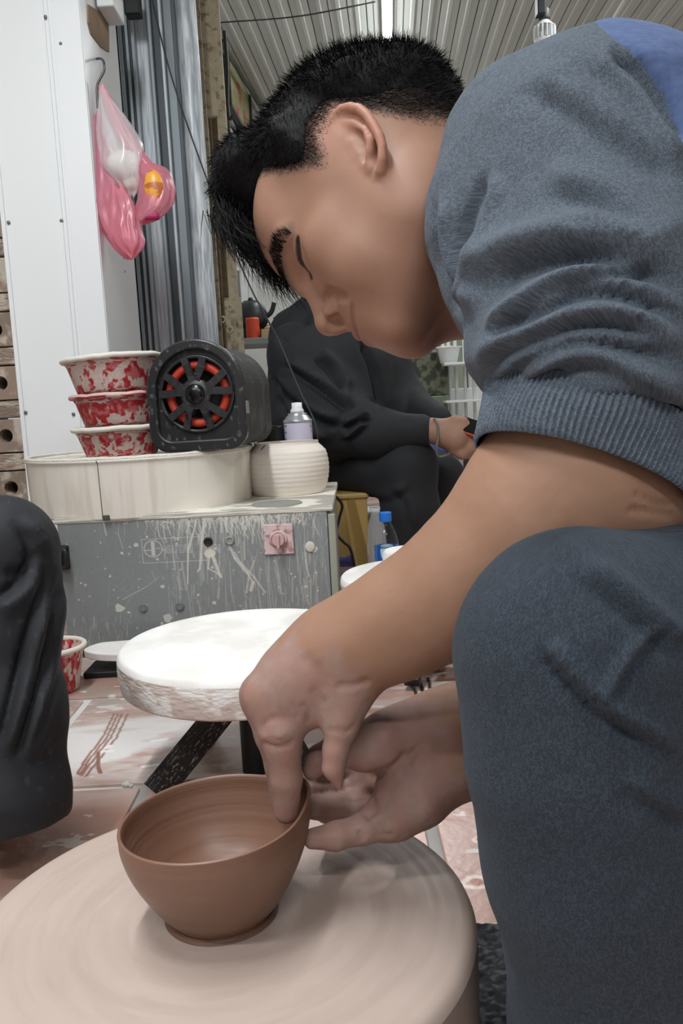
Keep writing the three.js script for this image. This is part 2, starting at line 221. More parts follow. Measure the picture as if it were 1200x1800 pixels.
// ---------- grey electric wheel with its tub ----------
const BX = V(-.327, 0, -1.87), boxTop = .322, boxW = .617;
const boxMap = ctex(1024, 548, (g, w, h) => {
  g.fillStyle = '#858988'; g.fillRect(0, 0, w, h);
  const sx = (x, y) => [(x - 78) / 487 * w, (y - (903 - (x - 78) * .035)) / 262 * h];
  for (let i = 0; i < 5200; i++) { g.fillStyle = `rgba(${rnd() < .5 ? '110,114,114' : '150,153,150'},${R(.03, .16)})`; const r = R(1, 9); g.fillRect(R(0, w), R(0, h), r, r * R(.5, 3)); }
  const blob = (x, y, r, a = .85) => { g.fillStyle = `rgba(${214 + R(-10, 10)},${208 + R(-8, 8)},${196},${a})`; g.beginPath(); for (let k = 0; k < 10; k++) { const q = k / 10 * 6.283, rr = r * R(.7, 1.25); g[k ? 'lineTo' : 'moveTo'](x + Math.cos(q) * rr, y + Math.sin(q) * rr); } g.closePath(); g.fill(); };
  const drip = (pts, wd, a = .8) => { g.strokeStyle = `rgba(212,207,196,${a})`; g.lineCap = 'round'; for (let i = 0; i + 1 < pts.length; i++) { g.lineWidth = wd * R(.5, 1.3); g.beginPath(); g.moveTo(...sx(...pts[i])); g.lineTo(...sx(...pts[i + 1])); g.stroke(); } };
  for (let i = 0; i < 420; i++) { const x = Math.pow(rnd(), .8) * w, y = R(0, h); blob(x, y, Math.pow(rnd(), 4) * 5 + .7, R(.4, .95)); }
  for (let i = 0; i < 480; i++) { const x = 320 + 190 * (rnd() + rnd() - 1) + R(0, 160), y0 = R(880, 905), l = R(5, 70) * rnd(); drip([[x, y0], [x + R(-5, 5), y0 + l * .5], [x + R(-8, 8), y0 + l]], R(1.5, 7), R(.25, .7)); }
  for (let i = 0; i < 260; i++) { const x = R(270, 560), y0 = R(900, 1080), l = R(10, 70); drip([[x, y0], [x + R(-4, 4), y0 + l]], R(1, 8), R(.1, .4)); }
  for (let i = 0; i < 60; i++) { const x = R(90, 200), y0 = R(1090, 1150); drip([[x, y0], [x + R(-3, 3), y0 + R(5, 30)]], R(1, 5), R(.15, .45)); }
  drip([[330, 905], [322, 930], [312, 960], [308, 1000], [306, 1030]], 8); drip([[318, 905], [312, 925], [309, 990]], 6, .7); drip([[345, 905], [338, 940], [330, 1000], [326, 1005]], 9, .7); drip([[352, 955], [345, 1000], [362, 1010], [368, 1018]], 7); drip([[350, 960], [358, 985], [366, 1015]], 11, .85);
  blob(...sx(351, 970), 20); drip([[385, 950], [395, 980], [415, 1010], [425, 1030], [420, 1045]], 11, .75); drip([[395, 968], [405, 990], [428, 1020], [445, 1050]], 8, .6); drip([[430, 985], [418, 1015], [412, 1050]], 7, .5); drip([[300, 905], [295, 940], [285, 935]], 7, .5); drip([[255, 1015], [230, 1035], [185, 1060]], 3, .6); drip([[242, 1003], [248, 1022]], 3, .6); drip([[365, 1015], [358, 1060]], 3, .5);
  for (const [x, y, r] of [[218, 950, 9], [191, 966, 6], [352, 998, 6], [352, 1070, 8], [265, 1100, 18], [178, 1078, 20], [260, 1035, 8], [540, 965, 12], [195, 1087, 6]]) blob(...sx(x, y), r);
  for (let i = 0; i < 10; i++) drip([[R(150, 200), R(1020, 1100)], [R(150, 210), R(1020, 1100)]], 2, .25);
  // scratched emblem: frame, ring with a bar, letters
  g.strokeStyle = 'rgba(205,206,200,.75)'; g.lineWidth = 2.4; const [ax, ay] = sx(228, 939), [bx, by] = sx(345, 983); g.strokeRect(ax, ay, bx - ax, by - ay);
  const [cx, cy] = sx(248, 958); g.lineWidth = 4; g.beginPath(); g.arc(cx, cy, 34, 0, 7); g.stroke(); g.fillStyle = 'rgba(205,206,200,.8)'; g.fillRect(cx - 7, cy - 30, 14, 60); g.fillRect(cx - 30, cy + 4, 20, 4); g.fillRect(cx + 12, cy - 2, 16, 3);
  g.font = 'bold 46px sans-serif'; g.lineWidth = 2; const [tx, ty] = sx(270, 968); g.save(); g.translate(tx, ty); g.scale(.72, 1); g.strokeText('GUTAI', 0, 0); g.strokeText('RUN', 196, 6); g.restore();
});
{
  const t = thing('electric_potters_wheel', 'grey clay-splashed electric pottery machine standing behind the plaster turntable', 'pottery wheel', BX, -1.2 * D2R);
  const grey = M(0x858988, .5), greyTop = M(0xffffff, .7, { map: dtex(256, (u, v) => mix3([.9, .88, .83], [.66, .64, .6], sst(.45, .62, fbm(u * 9, v * 9, 4, 4, 9)))) });
  mesh('body', box(boxW - .012, boxTop - .035, .54, 0, .02 + (boxTop - .035) / 2, -.275, .004), grey, t);
  const fp = mesh('front_panel', box(boxW - .02, boxTop - .03, .006, -.004, .02 + (boxTop - .03) / 2, 0, .001), M(0xffffff, .5, { map: boxMap, bumpMap: cloneRep(lumpy, 2, 1), bumpScale: .0004 }), t);
  { const p = fp.geometry.attributes.position, uv = fp.geometry.attributes.uv; for (let i = 0; i < p.count; i++) uv.setXY(i, (p.getX(i) + .004) / (boxW - .02) + .5, (p.getY(i) - .02) / (boxTop - .03)); }
  mesh('top_plate', box(boxW, .014, .56, 0, boxTop - .007, -.275, .003), greyTop, t);
  mesh('corner_strip', box(.016, boxTop - .04, .022, boxW / 2 - .004, .02 + (boxTop - .04) / 2, -.006, .003), M(0x9b9d8c, .6), t);
  for (const [x, z] of [[-.27, -.04], [.27, -.04], [-.27, -.5], [.27, -.5]]) mesh('foot', cyl(.018, .022, .022, 16, x, .011, z), black, t);
  const at = (px, py) => { const p = onZ(px, py, BX.z + .004); return V(p.x - BX.x, p.y, .004); };
  const kp = at(490, 947), pink = M(0xffffff, .65, { map: dtex(128, (u, v) => mix3([.83, .74, .73], [.66, .50, .50], sst(.4, .65, fbm(u * 8, v * 8, 3, 4, 8)))) });
  const sw = mesh('switch_plate', box(.066, .068, .008, kp.x, kp.y, .006, .003), pink, t);
  mesh('switch_ring', new THREE.TorusGeometry(.017, .003, 8, 28).translate(kp.x, kp.y, .011), pink, sw);
  mesh('switch_knob', [cyl(.013, .015, .016, 24).rotateX(Math.PI / 2).translate(kp.x, kp.y, .017), box(.007, .03, .02, kp.x, kp.y - .003, .021, .002)], M(0xc9a5a2, .6), sw);
  for (const [px, py, d] of [[366, 952, 1], [404, 950, 0]]) { const q = at(px, py); mesh('port', [new THREE.TorusGeometry(.0075, .0028, 8, 20).translate(q.x, q.y, .005), cyl(.0065, .0065, .003, 16).rotateX(Math.PI / 2).translate(q.x, q.y, .0045)], d ? dark : M(0x8f928e, .5), t); }
  for (const [px, py] of [[251, 1070], [316, 1067]]) { const q = at(px, py); mesh('bolt', [cyl(.007, .008, .004, 6).rotateX(Math.PI / 2).translate(q.x, q.y, .005), new THREE.TorusGeometry(.0085, .0018, 6, 20).translate(q.x, q.y, .004)], M(0x777b7b, .4), t); }
  const hq = at(116, 980); const hd = mesh('grip_handle', [box(.03, .055, .012, hq.x - .008, hq.y, .008, .005)], black, t); mesh('grip_bar', tube([[hq.x - .02, hq.y + .02, .012], [hq.x + .004, hq.y + .018, .026], [hq.x + .006, hq.y - .018, .026], [hq.x - .016, hq.y - .022, .012]], .0055, 20, 8), dark, hd);
  const fl = at(545, 960); mesh('clay_flake', ball(.012, fl.x, fl.y, .006, .9, 1, .2), M(0xcfc9bb, .8), t);
  mesh('cover_disc', lathe([[0, boxTop + .0035], [.008, boxTop + .0035], [.009, boxTop + .001], [.012, boxTop + .004], [.055, boxTop + .004], [.058, boxTop + .002], [.058, boxTop]], 48).translate(.18, 0, -.062), M(0x8a8b82, .7), t);
}
// splash tub in two halves
const TUB = V(-.49, 0, -2.13);
{
  const t = thing('splash_tub', 'cream plastic splash tub wrapped around the top of the grey machine', 'tub', [TUB.x, boxTop, TUB.z]);
  const cream = M(0xffffff, .4, { map: dtex(512, (u, v) => { const n = fbm(u * 14, v * 3, 2, 5, 0), s = sst(.55, .75, fbm(u * 30, v * 5, 6, 4)); return mix3(mix3([.95, .935, .89], [.92, .885, .84], n), [.72, .64, .56], s * .25); }) });
  const y0 = -.009 + .0, H = .132;
  const prof = [[.262, 0], [.266, 0], [.268, .004], [.272, H - .006], [.276, H - .004], [.2765, H], [.273, H + .002], [.266, H], [.262, H - .008], [.258, .004], [.262, 0]];
  const ev = new Evaluator(), cutA = 1.42;
  const half = (a0, notch) => { let g = lathe(prof, 64, a0 + .004, Math.PI - .008); return g; };
  // lathe angle: x = r sin(a), z = r cos(a); the seam lies at px 192 of the front wall
  const seam = -.13;
  mesh('tub_half', half(seam), cream, t).position.y = y0; mesh('tub_half', half(seam + Math.PI), cream, t).position.y = y0;
  mesh('rim_crust', (() => { const pts = []; for (let i = 0; i < 72; i++) { const a = i / 72 * 6.2832; pts.push(V(.2715 * Math.sin(a), y0 + H + .001 + .0025 * noise(i * .9, 4), .2715 * Math.cos(a))); } return tube(pts, .0052, 288, 8, true); })(), M(0xece7da, .8, { bumpMap: cloneRep(lumpy, 60, 2), bumpScale: .002 }), t);
  mesh('notch_block', box(.016, .012, .010, .266 * Math.sin(seam + .03), y0 + .006, .266 * Math.cos(seam + .03), .002), M(0x4a4b48, .6), t);  // dark block standing in for the notch at the foot of the seam
  mesh('tub_floor', lathe([[0, .002], [.258, .002], [.258, .008], [0, .008]], 64), cream, t);
}
const plateY = boxTop + .12;
solo('wheel_head', 'flat crusted wheel head inside the cream tub carrying the basins', 'wheel head', [lathe([[0, -.015], [.2, -.015], [.204, -.012], [.204, -.003], [.2, 0], [0, 0]], 64), cyl(.03, .03, .1, 20, 0, -.062, 0)], M(0xd6d0c4, .8), V(TUB.x, plateY, TUB.z));

// basins
const splash = (s, den) => dtex(512, (u, v) => { const n = fbm(u * 34, v * 24 + s * 3, s, 5, 0), f = fbm(u * 80, v * 60, s + 3, 4), e = fbm(u * 130, v * 100, s + 9, 3); const red = mix3([.70, .14, .15], [.60, .10, .13], f); let c = mix3(red, [.80, .48, .49], sst(.36, .60, f) * .8); c = mix3(c, mix3([.88, .82, .78], [.78, .68, .64], e), sst(den, den + .05, n * .7 + f * .3)); return c; });
function basin(px, yb, r, h, tilt, mapS, rimMat, label, z) {
  const c = onZ(px, 700, z), t = thing('plastic_basin', label, 'basin', [c.x, yb, z], R(0, 6), 'stacked red basins'); const lean = new THREE.Euler(0, 0, 0); t.rotation.set(0, 0, 0);
  t.rotation.z = tilt;
  mesh('basin_wall', lathe([[0, .002], [r * .66, .002], [r * .72, .004], [r * .75, .012], [r * .88, h * .8], [r * .90, h * .84], [r * .925, h - .004], [r * .9, h - .004], [r * .86, h * .84], [r * .72, .014], [r * .68, .007], [0, .007]], 64), M(0xffffff, .55, { map: mapS }), t);
  const pts = []; for (let i = 0; i < 60; i++) { const a = i / 60 * 6.2832; pts.push([Math.sin(a) * r * .955, h - .002 + .0022 * noise(i * .7, mapS.id), Math.cos(a) * r * .955]); }
  mesh('basin_rim', tube(pts, .0062, 180, 8, true), rimMat, t); return t;
}
const crust = M(0xe6e0d4, .85), rimRed = M(0xffffff, .6, { map: dtex(128, (u, v) => mix3([.85, .72, .70], [.62, .2, .2], sst(.4, .6, fbm(u * 30, v * 3, 3, 3)))) });
const ZB = -2.03;
basin(207, plateY + .0005, .112, .07, .012, splash(1.3, .475), crust, 'red basin lowest of the stack on the tub, its rim crusted white', ZB);
basin(209, plateY + .0715, .112, .074, .014, splash(4.7, .50), rimRed, 'red basin in the middle of the stack with bare red patches and pinkish rim', ZB);
basin(204, plateY + .148, .116, .084, .045, splash(8.1, .44), crust, 'red basin on top of the stack, heavily smeared with pale clay', ZB);

// speaker
{
  const front = onZ(352, 786, -1.925), t = thing('loudspeaker', 'dusty black tunnel loudspeaker with red ring and spoked grille on the tub', 'speaker', [front.x, plateY + .011, -1.925], -7 * D2R); t.rotation.z = .01;
  const w = .108, arch = (s, oy = 0) => { const p = []; for (let i = 0; i <= 28; i++) { const a = Math.PI * i / 28; p.push([Math.cos(a) * w * s, .132 + oy + Math.sin(a) * w * s]); } const r = .04; for (let i = 0; i <= 8; i++) { const a = Math.PI + Math.PI / 2 * i / 8; p.push([(-w + r) * s + Math.cos(a) * r * s, .132 + oy + (-.132 + r) * s + Math.sin(a) * r * s]); } for (let i = 0; i <= 8; i++) { const a = -Math.PI / 2 + Math.PI / 2 * i / 8; p.push([(w - r) * s + Math.cos(a) * r * s, .132 + oy + (-.132 + r) * s + Math.sin(a) * r * s]); } return p; };
  const dusty = M(0xffffff, .7, { map: dtex(256, (u, v) => mix3([.215, .215, .21], [.33, .325, .31], sst(.45, .75, fbm(u * 9, v * 9, 6, 5)) + sst(.72, .74, fbm(u * 40, v * 40, 2, 3)) * .9)), bumpMap: cloneRep(grain, 30, 30), bumpScale: .0006 });
  const plast = M(0xffffff, .35, { map: dtex(256, (u, v) => mix3([.15, .15, .155], [.55, .54, .52], sst(.60, .78, fbm(u * 18, v * 18, 8, 4)) * .5)) });
  mesh('cabinet', uvBox(merge([extr(arch(.99), .24).translate(0, .001, -.30), extr(arch(.99), .05, 0, [arch(.93)]).translate(0, .001, -.061)]), 3), dusty, t);
  mesh('front_frame', uvBox(extr(arch(1), .016, .004, [arch(.87)]).translate(0, .003, -.012), 6), plast, t);
  const ring = (r) => { const p = []; for (let i = 0; i < 48; i++) { const a = -i / 48 * 6.2832; p.push([Math.cos(a) * r, .126 + Math.sin(a) * r]); } return p; };
  mesh('baffle', uvBox(extr(arch(.9), .006, 0, [ring(.083)]).translate(0, .003, -.014), 6), plast, t);
  mesh('trim_ring', new THREE.TorusGeometry(.083, .0045, 10, 64).translate(0, .126, -.006), plast, t);
  mesh('driver_surround', new THREE.TorusGeometry(.065, .0105, 14, 64).translate(0, .126, -.022), M(0xc8402e, .45), t);
  mesh('driver_cone', lathe([[.06, -.004], [.035, -.028], [.0, -.034]], 48).rotateX(Math.PI / 2).translate(0, .126, -.018), M(0x141416, .7), t);
  const hub = mesh('grille_hub', [lathe([[0, .010], [.02, .010], [.033, .006], [.036, 0], [.03, -.003], [0, -.003]], 40).rotateX(Math.PI / 2).translate(0, .126, -.002)], plast, t);
  mesh('dust_cap', ball(.0225, 0, .126, .006, 1, 1, .45, 28), M(0x08080a, .25), hub);
  for (let k = 0; k < 5; k++) {
    const a = Math.PI / 2 + k * Math.PI * 2 / 5;
    for (const s of [-1, 1]) { const A = (r, o) => V(Math.cos(a + o) * r, .126 + Math.sin(a + o) * r, r < .05 ? .002 : -.002); const c = new THREE.CatmullRomCurve3([A(.030, s * .16), A(.045, s * .19), A(.062, s * .25), A(.083, s * .27)]); const pts = c.getPoints(8), gs = []; for (let i = 0; i < 8; i++) gs.push(bar(pts[i], pts[i + 1].clone().lerp(pts[i], -.08), .007, .0165)); mesh('grille_spoke', gs, plast, t); }
  }
  mesh('corner_cap', box(.012, .03, .03, .1075, .09, -.012, .004), M(0x97958f, .4), t);
}
// thrown pot, spray can, black jar
{
  const z = -2.175, q = onZ(506, 830, z);
  const potMap = dtex(512, (u, v) => { const n = fbm(u * 3, v * 50, 2, 4), m = fbm(u * 9, v * 9, 4, 3); return mix3([.95, .925, .885], [.90, .85, .80], clamp(n * .6 + m * .4)); });
  const pr = []; for (let i = 0; i <= 40; i++) { const v = i / 40, y = v * .128; pr.push([.090 + .0155 * Math.sin(Math.min(1, v * 1.02) * Math.PI * .96) ** .8 - .012 * sst(.8, 1, v) + .0006 * Math.sin(v * 70) * sst(.05, .15, v) * sst(.95, .85, v), y]); }
  pr.push([.082, .1305], [.078, .129], [.086, .112], [.09, .07], [.082, .014], [0, .012]); pr.unshift([0, 0]);
  solo('thrown_pot', 'unfired cream clay pot with throwing rings at the end of the grey machine', 'pot', lathe(pr, 96), M(0xffffff, .75, { map: potMap }), V(q.x, boxTop, z));
}
{
  const z = -2.345, q = onZ(523, 740, z), t = thing('spray_can', 'pale lilac spray can with silver shoulder behind the cream pot', 'spray can', [q.x, boxTop, z]), r = .0385;
  const lab = ctex(256, 256, (g) => { g.fillStyle = '#d9d5e8'; g.fillRect(0, 0, 256, 256); g.strokeStyle = '#8d86a8'; g.fillStyle = '#7b7690'; g.lineWidth = 2; for (const o of [0, 128]) { g.fillRect(o + 26, 26, 46, 4); g.fillRect(o + 30, 33, 38, 3); g.strokeRect(o + 44, 60, 14, 30); g.beginPath(); g.ellipse(o + 51, 75, 10, 22, 0, 0, 7); g.stroke(); g.strokeRect(o + 46, 120, 12, 24); for (let i = 0; i < 12; i++) g.fillRect(o + 80, 60 + i * 9, R(6, 16), 2); } });
  mesh('can_body', lathe([[0, 0], [r, 0], [r, .172], [r * .99, .176]], 48), M(0xffffff, .35, { map: lab }), t);
  mesh('shoulder', lathe([[r * 1.02, .174], [r * 1.04, .179], [r * 1.0, .182], [r * .93, .183], [r * .78, .192], [r * .66, .195], [r * .68, .198], [r * .62, .2], [0, .2]], 48), M(0xb9bcc2, .35, { metalness: .7 }), t);
  mesh('nozzle', [lathe([[0, .199], [.02, .199], [.018, .208], [.0145, .214], [.014, .228], [0, .229]], 28), cyl(.0018, .0018, .004, 8).rotateX(Math.PI / 2).translate(-.004, .225, .012)], M(0xf2f3f5, .4), t);
}
{
  const z = -2.36, q = onZ(478, 770, z), t = thing('black_jar', 'squat black jar with a gold stripe between speaker and spray can', 'jar', [q.x, boxTop, z]);
  mesh('jar_body', lathe([[0, 0], [.04, 0], [.042, .004], [.042, .16], [.038, .168], [0, .17]], 40), M(0x0b0b0c, .3), t); mesh('jar_stripe', box(.006, .09, .002, .024, .08, .0358, .0006).rotateY(.0), M(0xb59a4e, .4), t);
}
{ const c = onY(504, 788, boxTop + .13); solo('wire_loop', 'thin dark wire loop standing out of the cream pot', 'wire', tube([P(459, 791, 2.1), P(463, 785, 2.1), P(471, 782, 2.12), P(479, 785, 2.14), P(485, 792, 2.14)], .0011, 24, 6), dark); }

// foot pedal and red bucket
{
  const c = onY(196, 1188, 0), t = thing('foot_pedal', 'black foot pedal with a white plaster-caked plate in front of the grey machine', 'foot pedal', [c.x, 0, c.z - .03]);
  mesh('pedal_base', box(.17, .014, .09, .03, .007, 0, .004), black, t);
  mesh('pedal_plate', (() => { const g = extr(smoothLoop([[-.07, .0], [-.05, .034], [.0, .042], [.08, .046], [.12, .03], [.12, -.03], [.05, -.04], [-.03, -.03]], 5), .012, .002); return g.rotateX(-Math.PI / 2 + .08).translate(.01, .038, 0); })(), plaster, t);
  mesh('pedal_arm', box(.03, .03, .03, .02, .026, -.01, .004), blackSplat, t);
}
{
  const c = onY(100, 1222, 0), t = thing('clay_bucket', 'small red bucket crusted with clay beside the foot pedal', 'bucket', [c.x - .012, 0, c.z - .03]);
  mesh('bucket_wall', lathe([[0, 0], [.042, 0], [.046, .004], [.062, .088], [.06, .092], [.057, .088], [.043, .01], [0, .008]], 40), M(0xffffff, .6, { map: splash(12.2, .5) }), t);
  mesh('bucket_rim', new THREE.TorusGeometry(.063, .0055, 10, 48).rotateX(Math.PI / 2).translate(0, .09, 0), crust, t);
  mesh('clay_slip', lathe([[0, .07], [.03, .072], [.0575, .07], [.05, .06], [0, .06]], 32), M(lin(.3, .12, .1), .5), t);
}
solo('plaster_crumb', 'small white plaster crumb on the floor joint', 'crumb', [ball(.006, 0, .005, 0, 1, .8, 1, 8), ball(.004, .006, .003, .002, 1, .8, 1, 7), ball(.004, -.005, .003, -.002, 1, .9, 1, 7)], plaster, onY(224, 1384, 0));

// ---------- pillar, bricks, bag, folding door ----------
const ZP = -2.44, pilL = onZ(2, 390, ZP).x, pilR = onZ(176, 450, ZP).x, pilBack = -2.86;
{
  const w = pilR - (pilL), t = thing('clad_pillar', 'white sheet-metal clad pillar with rivets behind the basins', 'pillar', [(pilL + pilR) / 2, 0, (ZP + pilBack) / 2]); t.userData.kind = 'structure';
  const d = ZP - pilBack; mesh('cladding', box(w - .006, 2.5, d - .006, 0, 1.25, 0, .003), M(0xe9ebeb, .4), t);
  const trim = M(0xe9ebec, .35);
  mesh('corner_trim', [box(.075, 2.5, .004, w / 2 - .0375, 1.25, d / 2, .001), box(.004, 2.5, d * .98, w / 2, 1.25, 0, .001)], trim, t);
  mesh('edge_strip', box(.012, 2.5, .006, -w / 2 + .006, 1.25, d / 2, .002), trim, t);
  mesh('seam_strip', [box(.006, 2.5, .005, w / 2 - .098, 1.25, d / 2 - .001, .001), box(.004, 2.5, .004, w / 2 - .086, 1.25, d / 2 - .001, .001)], trim, t);
  const riv = M(0x6f7273, .4, { metalness: .6 });
  for (const [px, py] of [[80, 30], [107, 77], [15, 391], [108, 388], [45, 725], [129, 728]]) { const p = onZ(px, py, ZP); mesh('rivet', ball(.005, p.x - t.position.x, p.y, d / 2 + .001, 1, 1, .5, 10), riv, t); }
  for (const y of [1.02, .98]) mesh('rivet', ball(.004, w / 2 + .002, y, -.06, .5, 1, 1, 10), riv, t);
}
{ // torn opening with bare brick and the white switch box above it, on the pillar's side
  const sx = pilR + .004, zz = (px, py) => { const r = ray(px, py); return r[2] * sx / r[0]; }, pt = (px, py) => P(px, py, sx / ray(px, py)[0]);
  const poly = [[154, 8], [190, 30], [191, 92], [178, 84], [160, 60], [155, 40]].map(([a, b]) => pt(a, b));
  const g = extr(poly.map((p) => [p.z, p.y]), .006); g.rotateY(-Math.PI / 2).translate(sx + .002, 0, 0); const m = new THREE.Matrix4();
  const h = solo('torn_patch', 'ragged brown gap in the pillar cladding under the white switch box', 'hole', g.translate(0, 0, 0), M(0xffffff, .9, { map: dtex(128, (u, v) => mix3([.42, .34, .27], [.66, .58, .48], fbm(u * 9, v * 9, 2, 4, 9))) }));
  const a = pt(178, 18), s = solo('switch_box', 'white plastic switch box high on the side of the pillar', 'switch box', box(.05, .07, .13, .025, 0, 0, .006), white, V(sx + .002, a.y + .016, a.z));
  solo('door_stop', 'black plastic block beside the white switch box', 'block', box(.05, .09, .05, 0, 0, 0, .006), black, P(233, 4, 2.74));
}
{ // hollow bricks stacked left of the pillar
  const bm = [0x8d7a6c, 0x857466, 0x947f70].map((c) => M(0xffffff, .9, { map: dtex(128, (u, v) => mix3(new THREE.Color(c).getRGB({}, 'srgb') && [((c >> 16) & 255) / 255, ((c >> 8) & 255) / 255, (c & 255) / 255], [.72, .68, .62], sst(.5, .7, fbm(u * 8, v * 8, c % 13, 4, 8)))), bumpMap: cloneRep(lumpy, 2, 1), bumpScale: .004 }));
  const wl = struct('wall_front', box(2.0, 2.6, .1, -2.04, 1.3, -2.68), M(0x8c8378, .9), 'cement wall face behind the hollow bricks');
  const hollow = (h) => { const s = [[-.109, -h / 2], [.109, -h / 2], [.109, h / 2], [-.109, h / 2]], c = (o) => { const q = []; for (let i = 0; i < 18; i++) { const a = -i / 18 * 6.2832; q.push([o + Math.cos(a) * .021, Math.sin(a) * .021]); } return q; }; return uvBox(extr(s, .156, .0015, [c(-.055), c(.055)]).translate(0, 0, -.08), 4); }, hollowGeo = hollow(.091); let y = 0, k = 0;
  while (y < 1.3) { const h = k % 2 ? .052 : .098; for (let i = 0; i < 4; i++) { const x = pilL - .002 - .11 - i * .222 - (k % 3) * .0; const b = mesh('brick', k % 2 ? box(.218, h - .004, .16, 0, 0, 0, .004) : hollowGeo, bm[(k + i) % 3], wl); b.position.set(x, y + h / 2, -2.545); } y += h; k++; }
}
{ // steel folding door bunched at the opening
  const t = thing('folding_door', 'grey galvanised folding steel door bunched beside the pillar', 'door', P(290, 700, 2.9).setY(0)); const bx = t.position.x, bz = t.position.z;
  const gal = dtex(256, (u, v) => { const n = fbm(u * 40, v * 40, 3, 4, 40); return mix3([.66, .70, .73], [.87, .89, .90], sst(.3, .7, n)); }), gA = M(0xffffff, .42, { metalness: .12, map: gal }), gB = M(0x9ba6ab, .45, { metalness: .12 }), gC = M(0x555e63, .5, { metalness: .1 });
  const slat = (p0, p1, d, mat, dep = .05, rr = .004, round = false) => { const a = P(p0, 300, d), b = P(p1, 300, d), w = b.x - a.x; const g = round ? cyl(w / 2, w / 2, 2.5, 24).scale(1, 1, .7) : box(w, 2.5, dep, 0, 0, 0, Math.min(rr, w * .3)); return mesh('door_slat', g.translate((a.x + b.x) / 2 - bx, 1.25, (a.z + b.z) / 2 - bz), mat, t); };
  slat(222, 231, 2.96, black, .1); slat(229, 235, 2.90, gB); slat(235.5, 240, 2.92, gC); slat(240, 245.5, 2.90, gB); slat(246, 250, 2.92, gC); slat(250, 256, 2.90, gB); slat(256, 281, 2.94, gA, .06, .01); slat(279, 285, 2.90, gB, .03); slat(285, 301, 2.95, gC, .05); slat(299, 304, 2.9, gA, .03); slat(303, 326, 2.96, gB, .05, .01); slat(322, 327, 2.92, gC); slat(325, 364, 2.95, gA, .05, .01, true);
}
{ // rusty channel post
  const t = thing('rusty_door_post', 'rusty cream-painted steel channel post beside the folding door', 'post', P(385, 700, 3.15).setY(0)), bx = t.position.x, bz = t.position.z;
  const rust = M(0xffffff, .75, { map: dtex(512, (u, v) => { const n = fbm(u * 26, v * 30, 5, 5, 0), s = sst(.55, .72, n); return mix3(mix3([.72, .68, .58], [.62, .57, .47], fbm(u * 30, v * 30, 3, 3)), [.42, .33, .24], s * .6); }), bumpMap: lumpy, bumpScale: .001 }), br = M(0xffffff, .85, { map: dtex(256, (u, v) => mix3([.40, .34, .26], [.56, .50, .40], fbm(u * 12, v * 30, 2, 4))) });
  const st = (nm, p0, p1, d, mat, dep, y0 = 0, y1 = 2.5) => { const a = P(p0, 300, d), b = P(p1, 300, d); return mesh(nm, uvBox(box(b.x - a.x, y1 - y0, dep, (a.x + b.x) / 2 - bx, (y0 + y1) / 2, (a.z + b.z) / 2 - bz, .002), 2), mat, t); };
  st('channel_flange', 361, 371, 3.12, rust, .02); st('channel_flange', 371, 377, 3.2, br, .02); st('channel_web', 374, 392, 3.22, br, .01); st('cover_plate', 372, 389, 3.14, rust, .02, EYE + 1.06, 2.5); st('channel_flange', 388, 404, 3.15, rust, .03);
  const yb = P(395, 560, 3.15).y; st('foot_plate', 378, 409, 3.13, rust, .014, .35, yb + .08); for (const [px, py] of [[391, 562], [404, 542], [404, 580], [361, 275], [386, 272]]) { const p = P(px, py, 3.11); mesh('bolt', new THREE.TorusGeometry(.010, .004, 8, 16).translate(p.x - bx, p.y, p.z - bz), rust, t); }
}
solo('slack_wire', 'thin black wire slanting down past the folding door to the pot', 'wire', tube([P(258, -40, 2.6), P(300, 130, 2.6), P(385, 372, 2.6), P(440, 505, 2.58), P(490, 600, 2.5), P(528, 690, 2.45), P(550, 735, 2.42), P(558, 765, 2.4), P(556, 800, 2.4), P(552, 860, 2.4)], .0028, 90, 6), dark);
